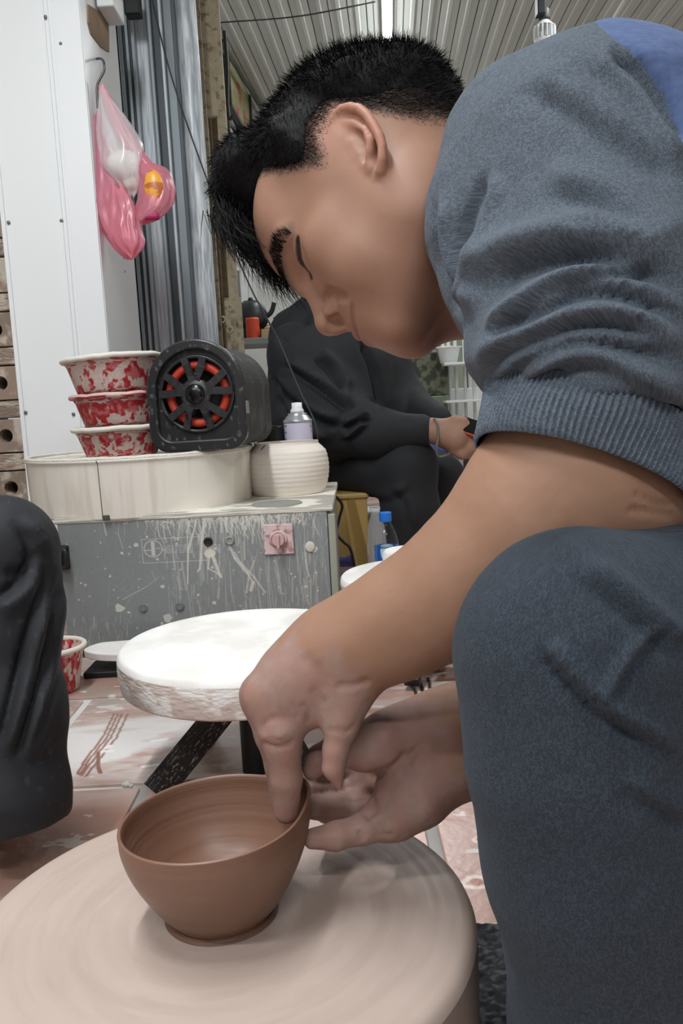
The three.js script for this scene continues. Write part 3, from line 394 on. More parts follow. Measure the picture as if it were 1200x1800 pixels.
{ // hook and plastic bags on the side of the pillar
  const hd = 2.36, sxp = pilR + .01; 
  solo('wire_hook', 'bent grey wire hook fixed to the pillar above the bag', 'hook', tube([P(167, 104, hd + .08), P(176, 103, hd + .05), P(183, 112, hd), P(183, 124, hd), P(176, 138, hd), P(171, 150, hd), P(172, 190, hd)], .0035, 40, 8), M(0x5a5b5c, .4, { metalness: .6 }));
  const pinkF = PM(lin(.93, .42, .52), .3, { transmission: .62, thickness: 0, side: THREE.DoubleSide }), clearF = PM(lin(.95, .93, .94), .25, { transmission: .62, thickness: 0, side: THREE.DoubleSide });
  const t = thing('plastic_bag', 'pink and clear plastic carrier bags hanging full from the wire hook', 'bag', P(230, 455, hd));
  // each lobe: rings of (px, py, half width px) from top to bottom, pleated
  const lobe = (nm, rings, d, dep, mat, pl, sd) => {
    const N = 56, pos = [], idx = [], c = new THREE.CatmullRomCurve3(rings.map((r) => V(...r))).getPoints(34);
    c.forEach((q, j) => { for (let i = 0; i <= N; i++) { const a = i / N * 6.28318, f = 1 + pl * (.22 * Math.sin(a * 7 + sd + q.y * .03) + 1.3 * (fbm(Math.cos(a) * 3.2 + sd, Math.sin(a) * 3.2, q.y * .035, 3) - .5) + .5 * (noise(Math.cos(a) * 9 + sd, Math.sin(a) * 9, q.y * .02) - .5)); const w = P(q.x + Math.cos(a) * q.z * f, q.y + 3 * Math.sin(a * 5 + sd), d + Math.sin(a) * rp(q.z * dep, d) * f); pos.push(w.x - t.position.x, w.y - t.position.y, w.z - t.position.z); if (i < N && j < 34) { const A = j * (N + 1) + i, B = A + N + 1; idx.push(A, A + 1, B, B, A + 1, B + 1); } } });
    let g = new THREE.BufferGeometry(); g.setAttribute('position', new THREE.Float32BufferAttribute(pos, 3)); g.setIndex(idx); g = mergeVertices(g, 1e-5); g.computeVertexNormals(); return mesh(nm, g, mat, t);
  };
  lobe('bag_neck', [[177, 150, 5], [184, 166, 8], [200, 200, 12], [222, 240, 14], [246, 280, 16], [268, 310, 22]], hd, .5, pinkF, .35, 1);
  lobe('clear_bag', [[178, 150, 3], [186, 180, 14], [200, 220, 30], [212, 260, 38], [214, 290, 36], [226, 320, 24], [230, 345, 6]], hd, .8, clearF, .18, 4);
  lobe('pink_bag', [[174, 196, 4], [172, 230, 9], [180, 280, 17], [190, 320, 28], [192, 350, 30], [200, 390, 26], [216, 420, 26], [224, 445, 14], [228, 455, 3]], hd + .02, .8, pinkF, .25, 7);
  lobe('pink_bag', [[240, 285, 10], [262, 300, 30], [274, 330, 32], [268, 365, 32], [254, 385, 24], [248, 393, 5]], hd, .7, pinkF, .2, 11);
  lobe('bag_base', [[206, 330, 10], [214, 360, 22], [220, 400, 26], [228, 430, 22], [232, 446, 8], [233, 452, 2]], hd - .03, .7, pinkF, .3, 15);
  solo('steamed_bun', 'round white steamed bun inside the clear bag', 'bun', ball(rp(30, hd), 0, 0, 0, 1, .85, .9, 28), M(0xf3efe6, .6), P(218, 290, hd)); 
  solo('food_box', 'small cream box wrapped inside the clear bag', 'box', lathe([[0, -.022], [.028, -.022], [.034, -.012], [.036, .01], [.03, .02], [0, .022]], 32), M(0xeee3d3, .6), P(232, 322, hd + .03));
  solo('snack_packet', 'orange and yellow snack packet showing through the pink bag', 'packet', ball(.03, 0, 0, 0, .95, 1.75, .6, 24).rotateZ(.1), M(0xffffff, .35, { map: dtex(128, (u, v) => mix3([.95, .68, .25], [.75, .42, .22], sst(.45, .6, fbm(u * 5, v * 9, 3, 3, 0)))) }), P(272, 333, hd - .024));
  solo('magenta_packet', 'dark pink packet at the bottom of the bag', 'packet', box(.045, .035, .03, 0, 0, 0, .01), M(0xb02a62, .45), P(266, 376, hd - .016));
}
// stool, bottle and other low things by the second man
{
  const c = onY(612, 1000, 0), t = thing('plastic_stool', 'low tan plastic stool under the man in black', 'stool', [c.x - .055, 0, c.z - .13]); const tan = M(0xb09257, .5), H = .25;
  mesh('stool_seat', box(.27, .02, .27, 0, H - .01, 0, .008), tan, t); mesh('apron', [box(.25, .19, .008, 0, H - .11, .124), box(.25, .19, .008, 0, H - .11, -.124), box(.008, .19, .25, .124, H - .11, 0), box(.008, .19, .25, -.124, H - .11, 0)], tan, t);
  const leg = (x, z) => { const g = new THREE.CylinderGeometry(.075, .05, H - .015, 4, 1, true, 0, Math.PI * 2); const q = box(.085, H - .015, .012, 0, 0, 0, .003), p = q.attributes.position; return q; };
  for (const [sx, sz] of [[-1, 1], [1, 1], [-1, -1], [1, -1]]) mesh('leg', bar(V(sx * .085, H - .02, sz * .120), V(sx * .115, 0, sz * .14), .11, .014), tan, t);
}
{
  const c = onY(684, 1062, 0), t = thing('water_bottle', 'clear water bottle with blue cap and blue label behind the small turntable', 'bottle', [c.x, 0, c.z]); const r = .0325;
  const lab = ctex(256, 128, (g) => { g.fillStyle = '#2a5db4'; g.fillRect(0, 0, 256, 128); for (const o of [0, 128]) { g.fillStyle = '#4c8fd8'; g.fillRect(o + 60, 0, 68, 128); g.fillStyle = '#bfe3f2'; g.beginPath(); g.ellipse(o + 36, 40, 22, 26, .3, 0, 7); g.fill(); g.fillStyle = '#e06a6a'; g.fillRect(o + 30, 44, 12, 8); g.fillStyle = '#d8e6f5'; g.fillRect(o + 14, 92, 40, 12); g.fillStyle = '#9fc0ea'; for (let i = 0; i < 7; i++) g.fillRect(o + 70, 20 + i * 14, 44, 4); } });
  mesh('bottle_shell', lathe([[0, .004], [.025, .001], [r, .008], [r, .16], [r * .98, .17], [r * .85, .19], [r * .6, .21], [.0135, .222], [.0135, .232]], 40), PM(0xffffff, .05, { transmission: 1, thickness: 0, ior: 1.4 }), t);
  mesh('water', lathe([[0, .006], [r * .9, .008], [r * .94, .014], [r * .94, .155], [0, .155]], 40), PM(0xe8f4fa, .02, { transmission: 1, thickness: .03, ior: 1.33 }), t);
  mesh('label', lathe([[r * 1.01, .085], [r * 1.015, .09], [r * 1.015, .155], [r * 1.01, .16]], 40).rotateY(2.2), M(0xffffff, .4, { map: lab }), t);
  mesh('cap', lathe([[0, .25], [.0155, .25], [.0165, .248], [.0165, .226], [.0155, .225], [0, .225]], 32), M(0x2278d8, .4), t);
}
solo('water_pouch', 'small clear plastic pouch standing behind the blue-capped bottle', 'pouch', lathe([[0, 0], [.03, .002], [.032, .1], [.026, .17], [.012, .21], [.018, .225], [0, .222]], 24), PM(0xf6f8fa, .1, { transmission: .8, thickness: 0 }), onY(665, 1020, 0));
{ const c = onY(668, 1000, 0), t = thing('white_crate', 'white plastic crate on the floor behind the water bottle', 'crate', [c.x + .04, 0, c.z - .45]); mesh('crate_body', box(.2, .13, .16, 0, .08, 0, .02), white, t); mesh('crate_base', box(.2, .014, .16, 0, .007, 0, .003), M(0x8f8c86, .7), t); }
solo('power_cable', 'black power cable looping down behind the cream pot', 'cable', tube([P(576, 866, 2.44), P(590, 873, 2.44), P(601, 888, 2.45), P(596, 912, 2.45), P(592, 938, 2.44), P(603, 952, 2.44), P(614, 962, 2.44), P(621, 985, 2.45), P(626, 1020, 2.46), P(640, 1045, 2.46)], .0042, 70, 8), dark);
solo('floor_cable', 'short black cable on the floor beside the grey machine', 'cable', tube([onY(575, 1042, 0.005), onY(600, 1052, .005), onY(625, 1066, .005), onY(650, 1075, .005)], .005, 20, 8), black);
// folded mat and pan rim beside the wheel
{
  const a = onY(870, 1668, 0), t = thing('fleece_mat', 'folded dark grey fleece mat on the floor beside the wheel', 'mat', [.16, 0, -.71]);
  const g = box(.2, .03, .17, 0, .016, 0, .014), gg = new RoundedBoxGeometry(.22, .03, .15, 12, .014); 
  const pg = new THREE.BoxGeometry(.24, .03, .15, 110, 10, 70), p = pg.attributes.position; for (let i = 0; i < p.count; i++) { const x = p.getX(i), y = p.getY(i), z = p.getZ(i); const e = Math.max(Math.abs(x) / .12, Math.abs(z) / .075); const k = e > .88 ? 1 - (e - .88) * 2.4 : 1; const n = fbm(x * 170, z * 170, y * 170, 2); p.setXYZ(i, x + (n - .5) * .002, (y + .015) * (y > 0 ? k : 1) + (y > 0 ? (n - .5) * .011 * k : 0), z + (n - .5) * .002); }
  pg.computeVertexNormals(); mesh('fleece', pg, M(0xffffff, .95, { map: dtex(256, (u, v) => mix3([.15, .155, .165], [.34, .345, .35], sst(.35, .75, fbm(u * 40, v * 40, 3, 3, 40)))) }), t);
}
{ const c = onY(880, 1815, 0); solo('shallow_pan', 'pale shallow pan below the fleece mat', 'pan', lathe([[0, .002], [.07, .002], [.085, .012], [.088, .02], [.091, .02], [.088, .01], [.072, -.001], [0, -.001]], 48), M(0xc9b6a6, .5), V(c.x - .01, .0012, c.z + .07)); }

// ---------- far side of the long room ----------
const onU = (px, py, u) => { const r = ray(px, py), ru = r[0] * Math.cos(CA) + r[2] * Math.sin(CA); return P(px, py, u / ru); };   // hit on a plane parallel to the long side wall
{
  const u0 = -.905, inU = (p) => [p.x * Math.sin(CA) - p.z * Math.cos(CA), p.y];
  const frameM = M(0x2c2f2d, .5), art = (s, a, b, c) => M(0xffffff, .5, { map: dtex(128, (u, v) => mix3(mix3(a, b, sst(.4, .6, fbm(u * 3, v * 5, s, 4))), c, sst(.62, .66, fbm(u * 6, v * 6, s + 4, 3)))) });
  const panel = (name, label, cat, quad, mat, pieces = 0) => {   // a framed board on the side wall; quad = top-near, top-far, bottom-far, bottom-near pixels
    const q = quad.map(([x, y]) => inU(onU(x, y, u0))), w0 = Math.min(q[0][0], q[3][0]), w1 = Math.max(q[1][0], q[2][0]), y0 = (q[2][1] + q[3][1]) / 2, y1 = (q[0][1] + q[1][1]) / 2;
    const c = uw(u0, 0, (w0 + w1) / 2), t = thing(name, label, cat, [c.x, y0, c.z], -CA), W = w1 - w0, H = y1 - y0;
    mesh('board', box(.012, H, W, 0, H / 2, 0), mat, t); const b = .025;
    mesh('frame', [box(.03, b, W + b, .003, 0, 0), box(.03, b, W + b, .003, H, 0), box(.03, H, b, .003, H / 2, W / 2), box(.03, H, b, .003, H / 2, -W / 2)], frameM, t); return t;
  };
  panel('wall_poster', 'framed pale poster with a red corner high on the far side wall', 'poster', [[402, 100], [434, 148], [437, 238], [403, 196]], art(2, [.80, .79, .62], [.62, .62, .42], [.75, .3, .25]));
  panel('wall_poster', 'framed grey poster beyond the red-cornered poster', 'poster', [[439, 160], [458, 188], [459, 246], [440, 222]], art(5, [.66, .67, .62], [.45, .47, .42], [.8, .8, .75]));
  panel('window_frame', 'small pale window below the posters on the far side wall', 'window', [[404, 236], [440, 268], [441, 330], [405, 318]], M(0xd6d8cf, .4));
  const pts = [[388, 50], [400, 66], [416, 96], [428, 112], [440, 136], [452, 150], [462, 170]].map(([a, b], i) => onU(a, b + 22 + (i % 2) * 6, -.84)); solo('cable_bundle', 'dark cable bundle clipped along the top of the far side wall', 'cable', tube(pts, .014, 60, 7), M(0x55584f, .8));
  solo('hanging_rod', 'dark hanging rod with a hook beside the posters', 'rod', tube([P(394, 55, 3.45), P(399, 120, 3.45), P(400, 190, 3.45), P(404, 212, 3.45), P(409, 205, 3.45)], .008, 30, 6), M(0x35372f, .6));
}
// loose wires under the ceiling
const wireM = M(0x4b4d4a, .6);
solo('ceiling_wire', 'thin dark wire strung under the strip ceiling', 'wire', tube([uw(-.86, ceilY(4.75) - .05, 4.75), uw(-.4, ceilY(4.7) - .07, 4.7), uw(.0, ceilY(4.65) - .05, 4.65)], .004, 24, 5), wireM);
solo('ceiling_wire', 'pale wire sagging from the lit tube toward the bulb', 'wire', tube([uw(.09, ceilY(4.42) - .03, 4.42), uw(.35, ceilY(4.3) - .09, 4.3), uw(.7, ceilY(4.2) - .06, 4.2), uw(1.0, ceilY(4.0) - .03, 4.0)], .004, 24, 5), M(0xd5d8d4, .5));
{ // LED bulb with cooling fins on a flex
  const d = 3.3, c = P(957, 66, d), t = thing('bulb_lamp', 'bare finned bulb hanging from the ceiling above the potter', 'lamp', c);
  mesh('flex', cyl(.004, .004, 1.2, 8, 0, .70, 0), dark, t); mesh('socket', lathe([[0, .06], [.02, .06], [.022, .07], [.02, .1], [.012, .11], [0, .11]], 24), M(0x3f423f, .5), t);
  mesh('bulb_neck', lathe([[.018, .062], [.022, .056], [.034, .045], [.036, .04]], 24), white, t);
  for (let k = 0; k < 14; k++) { const a = k / 14 * 6.283; mesh('fin', box(.006, .05, .018, 0, 0, 0, .002).translate(0, .015, .034).rotateY(a), white, t); }
  mesh('bulb_dome', lathe([[.04, -.008], [.04, -.02], [.03, -.042], [0, -.05]], 24), M(0xffffff, .4), t);
  const b = uw(1.0, ceilY(3.2) - .03, 3.2); mesh('hanger', box(.03, .12, .05, -.02, .13, .02, .004), dark, t);
}
solo('roof_pipe', 'thin pale pipe crossing the strip ceiling', 'pipe', tube([P(1110, -20, 3.7), P(1069, 48, 4.1), P(1000, 160, 4.9)], .01, 12, 8), M(0xdde0da, .4));

// shelf unit with kettle
{
  const d = 4.7, zS = -4.62, A = onZ(408, 596, zS), B = onZ(560, 590, zS), t = thing('shelf_unit', 'grey metal shelf rack with kettle and jars at the far end', 'shelf', [(A.x + B.x) / 2, 0, zS - .16]), w = B.x - A.x, bx = t.position.x, ys = A.y;
  const sm = M(0x8f948f, .5); for (const [y, nm] of [[ys, 0], [ys - .36, 1], [.12, 2]]) mesh('shelf_board', box(w, .035, .34, 0, y - .0175, 0, .004), sm, t);
  for (const sx of [-1, 1]) for (const sz of [-1, 1]) mesh('post', box(.03, ys + .4, .03, sx * (w / 2 - .015), (ys + .4) / 2, sz * .155), sm, t);
  const top = (px, z = zS - .12) => V(onZ(px, 590, z).x, ys, z);
  const k = thing('kettle', 'dark round kettle with lid on the grey rack', 'kettle', top(444, zS - .19)), km = M(0x3b3f3f, .4, { metalness: .4 });
  mesh('kettle_body', lathe([[0, .02], [.075, .02], [.09, .05], [.088, .1], [.07, .145], [.045, .16], [0, .162]], 40).translate(0, .05, 0), km, k); mesh('kettle_stand', cyl(.07, .08, .075, 28, 0, .0375, 0), dark, k); mesh('lid_knob', ball(.014, 0, .222, 0), dark, k); mesh('lid', lathe([[.05, .206], [.04, .215], [0, .219]], 28), km, k); mesh('spout', tube([[.07, .12, 0], [.11, .15, 0], [.13, .2, 0]], .013, 12, 8), km, k); mesh('handle', tube([[-.078, .13, 0], [-.13, .15, 0], [-.13, .2, 0], [-.07, .2, 0]], .008, 20, 8), dark, k);
  solo('orange_canister', 'orange cylindrical canister beside the kettle', 'canister', lathe([[0, 0], [.036, 0], [.037, .005], [.036, .1], [.034, .11], [0, .112]], 32), M(0xd4492c, .5), top(445, zS - .06));
  solo('wooden_block', 'pale wooden soap box beside the orange canister', 'box', [box(.085, .045, .06, 0, .0225, 0, .004), ball(.022, 0, .052, 0, 1.2, .5, 1)], M(0xc4ab86, .7), top(474, zS - .05));
  solo('brown_tray', 'brown tray behind the canister on the rack', 'tray', [box(.34, .09, .02, 0, .045, 0, .004)], M(0x6b4438, .6), top(460, zS - .30));
  const pt = thing('cooking_pot', 'dull grey cooking pot beside the kettle', 'pot', top(508, zS - .17)); mesh('pot_body', lathe([[0, 0], [.075, 0], [.08, .01], [.08, .11], [.084, .115], [.076, .115], [.074, .012], [0, .01]], 36), M(0x6b665c, .4, { metalness: .4 }), pt); mesh('pot_lid', lathe([[.08, .117], [.05, .135], [.01, .14], [.012, .155], [0, .157]], 36), M(0x75716a, .4, { metalness: .4 }), pt);
  const yl = ys - .36; const lo = (px) => V(onZ(px, 620, zS - .12).x, yl, zS - .12);
  solo('black_pot', 'black round pot on the lower rack shelf', 'pot', lathe([[0, 0], [.05, 0], [.06, .03], [.06, .14], [.04, .17], [0, .175]], 28), black, lo(444)); solo('white_jug', 'white jug on the lower rack shelf', 'jug', lathe([[0, 0], [.05, 0], [.055, .1], [.04, .2], [.045, .23], [0, .23]], 28), white, lo(482)); solo('metal_dish', 'shiny metal dish on the lower rack shelf', 'dish', lathe([[0, .1], [.03, .1], [.06, .17], [.056, .17], [.03, .11], [0, .11]], 28).translate(0, -.1, 0), steel, lo(402));
  solo('blue_drum', 'blue plastic drum standing beyond the rack', 'drum', lathe([[0, 0], [.2, 0], [.21, .02], [.21, .98], [.19, 1.0], [0, 1.0]], 36), M(0x2b3fa8, .45), P(566, 600, 5.6).setY(0));
}
// clutter seen past the potter's chin
{
  const zR = -5.2, g = (px, py, z = zR) => onZ(px, py, z);
  const rk = thing('wire_rack', 'white wire rack standing past the potter', 'rack', [g(805, 740).x, 0, zR]); const bx = rk.position.x, wm = M(0xe6ebe8, .4);
  for (const px of [782, 792, 804, 820, 836]) mesh('rack_post', cyl(.011, .011, 1.5, 10, g(px, 620).x - bx, .75, px % 2 ? .1 : -.1), wm, rk);
  for (const y of [.30, .52, .74]) mesh('rack_shelf', box(.26, .014, .3, .04, y, 0, .003), wm, rk);
  const shelfAt = (px, y, z) => V(g(px, 640).x, y, z);
  const tr = thing('plastic_tray', 'white plastic tray sticking out of the wire rack', 'tray', shelfAt(786, .747, zR + .05)); mesh('tray_shell', lathe([[0, 0], [.055, 0], [.075, .085], [.09, .09], [.088, .095], [.072, .09], [.052, .006], [0, .006]], 4).rotateY(Math.PI / 4).scale(1.2, 1, .9), white, tr);
  solo('cream_box', 'cream carton on the top shelf of the wire rack', 'carton', box(.07, .11, .08, 0, .055, 0, .004), M(0xd6d6b4, .7), shelfAt(788, .747 + .0, zR - .1));
  solo('leaning_whiteboard', 'bright white board leaning behind the wire rack', 'board', box(.5, .6, .03, 0, .3, 0, .004), M(0xf4f6f6, .5), V(g(838, 700).x + .12, 0, zR - .35));
  const cr = thing('green_crate', 'dull green crate stacked before the plants', 'crate', [g(748, 690).x, 0, zR - .1]); mesh('crate_body', box(.26, .28, .24, 0, .42, 0, .01), M(0x6f7a63, .7), cr); mesh('crate_under', box(.24, .28, .22, 0, .14, 0, .01), M(0x4f5848, .7), cr);
  solo('dark_chest', 'dark mottled chest on the green crate', 'chest', box(.24, .26, .2, 0, .13, 0, .01), M(0xffffff, .8, { map: dtex(128, (u, v) => mix3([.22, .25, .2], [.42, .44, .36], sst(.4, .6, fbm(u * 8, v * 8, 4, 4, 8)))) }), V(g(752, 640).x, .561, zR - .1));
  solo('blue_bag', 'blue plastic bag beside the green crate', 'bag', lathe([[0, 0], [.07, .003], [.085, .05], [.07, .12], [.035, .16], [.02, .19], [0, .19]], 24), M(0x5f74c8, .5), V(g(765, 725, zR + .3).x, .23, zR + .3));
  solo('low_bench', 'low grey bench carrying the blue bag', 'bench', [box(.5, .03, .25, 0, .215, 0, .004), box(.03, .2, .22, -.2, .1, 0), box(.03, .2, .22, .2, .1, 0)], M(0x8c8d88, .6), V(g(765, 725, zR + .3).x - .02, 0, zR + .3));
  const pl = thing('potted_plant', 'bright green leafy plant with orange flowers beside the crate', 'plant', V(g(712, 640, zR - .55).x - .04, 0, zR - .55)); mesh('planter', lathe([[0, 0], [.1, 0], [.13, .5], [.12, .5], [.1, .45], [0, .45]], 24), M(0xb0623c, .7), pl);
  for (let i = 0; i < 46; i++) { const a = R(0, 6.283), e = R(.1, 1.4), r = R(.05, .17), s = ball(.032, 0, 0, 0, 1, .18, .5, 8).rotateZ(R(-1, 1)).rotateY(a).translate(Math.cos(a) * r * Math.cos(e), .55 + Math.sin(e) * r * 1.3, Math.sin(a) * r * Math.cos(e)); mesh('leaf', s, i % 7 ? M(i % 2 ? 0x5d9a35 : 0x7fb54a, .6) : M(0xd88a4a, .6), pl); }
  const bk = [[640, 'tall grey cabinet against the end wall', 0x8d8f88, .3, 1.2], [715, 'brown patterned cupboard against the end wall', 0x9a7a58, .32, 1.5], [782, 'pale green fridge against the end wall', 0x9fae9a, .3, 1.6], [852, 'white fridge against the end wall', 0xe2e6e4, .38, 1.5]];
  for (const [px, label, c, w, h] of bk) { const p = onZ(px, 600, -7.6), t = thing('cabinet', label, 'cabinet', [p.x, 0, -7.6]); mesh('carcass', box(w, h, .4, 0, h / 2, 0, .01), M(c, .6), t); for (const s of [-1, 1]) { const dr = mesh('cabinet_door', box(w / 2 - .01, h - .06, .02, s * w / 4, h / 2, .205, .004), M(c, .5), t); mesh('handle', box(.012, .12, .02, s * .03, h * .55, .222, .003), steel, dr); } }
}

// ---------- people: distance fields meshed with surface nets ----------
function sdfMesh(f, lo, hi, h) {
  const B = 6, n = [0, 1, 2].map((k) => Math.ceil((hi[k] - lo[k]) / h / B) * B + 1), [nx, ny, nz] = n, sl = nx * ny, val = new Float32Array(nx * ny * nz).fill(1), act = [];
  const hd = h * B * .5 * 1.7321 * 1.25 + h;
  for (let bz = 0; bz < nz - 1; bz += B) for (let by = 0; by < ny - 1; by += B) for (let bx = 0; bx < nx - 1; bx += B) {
    const c = f(lo[0] + (bx + B / 2) * h, lo[1] + (by + B / 2) * h, lo[2] + (bz + B / 2) * h), on = Math.abs(c) < hd; if (on) act.push([bx, by, bz]);
    for (let z = bz; z <= bz + B; z++) for (let y = by; y <= by + B; y++) for (let x = bx; x <= bx + B; x++) { const k = z * sl + y * nx + x; if (on) { if (val[k] === 1 || Math.abs(val[k]) === 2) val[k] = f(lo[0] + x * h, lo[1] + y * h, lo[2] + z * h); } else if (val[k] === 1) val[k] = c > 0 ? 2 : -2; }
  }
  const vi = new Map(), pos = [], idx = [], C = [0, 1, nx, nx + 1, sl, sl + 1, sl + nx, sl + nx + 1], E = [[0, 1], [0, 2], [0, 4], [1, 3], [1, 5], [2, 3], [2, 6], [3, 7], [4, 5], [4, 6], [5, 7], [6, 7]];
  for (const [bx, by, bz] of act) for (let z = bz; z < bz + B; z++) for (let y = by; y < by + B; y++) for (let x = bx; x < bx + B; x++) {
    const k = z * sl + y * nx + x; let m = 0; for (let c = 0; c < 8; c++) if (val[k + C[c]] < 0) m |= 1 << c; if (m === 0 || m === 255) continue;
    let sx = 0, sy = 0, sz = 0, s = 0; for (const [a, b] of E) { const va = val[k + C[a]], vb = val[k + C[b]]; if ((va < 0) === (vb < 0)) continue; const t = va / (va - vb); sx += mix(a & 1, b & 1, t); sy += mix(a >> 1 & 1, b >> 1 & 1, t); sz += mix(a >> 2, b >> 2, t); s++; }
    vi.set(k, pos.length / 3); pos.push(lo[0] + (x + sx / s) * h, lo[1] + (y + sy / s) * h, lo[2] + (z + sz / s) * h);
  }
  const quad = (a, b, c, d, fl) => { if (a === undefined || b === undefined || c === undefined || d === undefined) return; if (fl) idx.push(a, b, c, a, c, d); else idx.push(a, c, b, a, d, c); };
  for (const k of vi.keys()) {
    const v0 = val[k] < 0;
    if ((val[k + 1] < 0) !== v0) quad(vi.get(k), vi.get(k - nx), vi.get(k - nx - sl), vi.get(k - sl), !v0 ? false : true);
    if ((val[k + nx] < 0) !== v0) quad(vi.get(k), vi.get(k - sl), vi.get(k - sl - 1), vi.get(k - 1), v0);
    if ((val[k + sl] < 0) !== v0) quad(vi.get(k), vi.get(k - 1), vi.get(k - 1 - nx), vi.get(k - nx), v0);
  }
  const g = new THREE.BufferGeometry(); g.setAttribute('position', new THREE.Float32BufferAttribute(pos, 3)); g.setIndex(idx); g.computeVertexNormals(); return g;
}
const smin = (a, b, k) => { const h = Math.max(k - Math.abs(a - b), 0) / k; return Math.min(a, b) - h * h * k * .25; };
const smax = (a, b, k) => -smin(-a, -b, k);
function capsule(a, ra, b, rb) { const ax = a.x, ay = a.y, az = a.z, bx = b.x - ax, by = b.y - ay, bz = b.z - az, L = 1 / (bx * bx + by * by + bz * bz + 1e-12), dr = rb - ra; return (x, y, z) => { const px = x - ax, py = y - ay, pz = z - az; let t = (px * bx + py * by + pz * bz) * L; t = t < 0 ? 0 : t > 1 ? 1 : t; const qx = px - bx * t, qy = py - by * t, qz = pz - bz * t; return Math.sqrt(qx * qx + qy * qy + qz * qz) - ra - dr * t; }; }
function ellip(c, r, q) {   // q: optional rotation matrix (Matrix3 rows = local axes)
  return (x, y, z) => { let px = x - c.x, py = y - c.y, pz = z - c.z; if (q) { const a = q[0], b = q[1], e = q[2], X = px * a.x + py * a.y + pz * a.z, Y = px * b.x + py * b.y + pz * b.z, Z = px * e.x + py * e.y + pz * e.z; px = X; py = Y; pz = Z; } const k0 = Math.hypot(px / r[0], py / r[1], pz / r[2]), k1 = Math.hypot(px / (r[0] * r[0]), py / (r[1] * r[1]), pz / (r[2] * r[2])); return k1 < 1e-9 ? -Math.min(...r) : k0 * (k0 - 1) / k1; };
}
const S = (px, py, d, r) => ({ p: P(px, py, d), r: rp(r, d) });
function chain(list) { const q = list.map((e) => S(...e)), out = []; for (let i = 0; i + 1 < q.length; i++) out.push(capsule(q[i].p, q[i].r, q[i + 1].p, q[i + 1].r)); return out; }
const blend = (prims, k) => (x, y, z) => { let d = prims[0](x, y, z); for (let i = 1; i < prims.length; i++) d = smin(d, prims[i](x, y, z), k); return d; };
function bounds(list, pad) { const lo = [9, 9, 9], hi = [-9, -9, -9]; for (const e of list) { const s = S(...e), q = s.p.toArray(); for (let k = 0; k < 3; k++) { lo[k] = Math.min(lo[k], q[k] - s.r - pad); hi[k] = Math.max(hi[k], q[k] + s.r + pad); } } return [lo, hi]; }
// fold lines: pixel polylines; a vertex facing the viewer side is pushed along its normal by the profile of the line it lies near
function folds(g, lines, noiseAmp = 0, ns = 30) {
  const p = g.attributes.position, n = g.attributes.normal, cam = V(0, EYE, 0), L = lines.map((l) => ({ ...l, pts: l.sm === false ? l.p : new THREE.CatmullRomCurve3(l.p.map(([a, b]) => V(a, b, 0))).getPoints(l.p.length * 5).map((v) => [v.x, v.y]) }));
  for (let i = 0; i < p.count; i++) {
    const x = p.getX(i), y = p.getY(i), z = p.getZ(i), nx = n.getX(i), ny = n.getY(i), nz = n.getZ(i), vx = -x, vy = EYE - y, vz = -z, vl = Math.hypot(vx, vy, vz), face = sst(-.05, .35, (nx * vx + ny * vy + nz * vz) / vl); let d = 0;
    if (face > 0) {
      const [px, py] = project(x, y, z);
      for (const l of L) {
        let best = 1e9, bs = 0, bt = 0;
        for (let k = 0; k + 1 < l.pts.length; k++) { const [ax, ay] = l.pts[k], [bx, by] = l.pts[k + 1], ex = bx - ax, ey = by - ay, qx = px - ax, qy = py - ay, t = clamp((qx * ex + qy * ey) / (ex * ex + ey * ey)), dx = qx - ex * t, dy = qy - ey * t, dd = dx * dx + dy * dy; if (dd < best) { best = dd; bs = ex * qy - ey * qx; bt = (k + t) / (l.pts.length - 1); } }
        const D = Math.sqrt(best), w = l.w; if (D > w * 4) continue; const s = (bs > 0 ? D : -D) / w, end = sst(0, .16, bt) * sst(1, 1 - .16, bt) * .85 + .15 * (bt > 0 && bt < 1 ? 1 : 0);
        // ridge with a sharper lower side and a valley under it
        const prof = l.v ? -Math.exp(-s * s) : s > 0 ? Math.exp(-s * s * 1.6) - .75 * Math.exp(-((s - 1.55) ** 2) * 2.4) : Math.exp(-s * s * .55);
        d += prof * l.a * (l.noend ? 1 : end);
      }
      d *= face;
    }
    if (noiseAmp) d += (fbm(x * ns, y * ns, z * ns, 3) - .5) * noiseAmp;
    p.setXYZ(i, x + nx * d, y + ny * d, z + nz * d);
  }
  g.computeVertexNormals(); return g;
}
function relax(g, n = 2) { const ix = g.index.array, p = g.attributes.position, N = p.count; for (let k = 0; k < n; k++) { const a = new Float32Array(N * 3), c = new Float32Array(N); for (let i = 0; i < ix.length; i += 3) for (let e = 0; e < 3; e++) { const u = ix[i + e], v = ix[i + (e + 1) % 3]; for (const [s, t] of [[u, v], [v, u]]) { a[3 * s] += p.getX(t); a[3 * s + 1] += p.getY(t); a[3 * s + 2] += p.getZ(t); c[s]++; } } for (let i = 0; i < N; i++) if (c[i]) p.setXYZ(i, mix(p.getX(i), a[3 * i] / c[i], .6), mix(p.getY(i), a[3 * i + 1] / c[i], .6), mix(p.getZ(i), a[3 * i + 2] / c[i], .6)); } g.computeVertexNormals(); return g; }
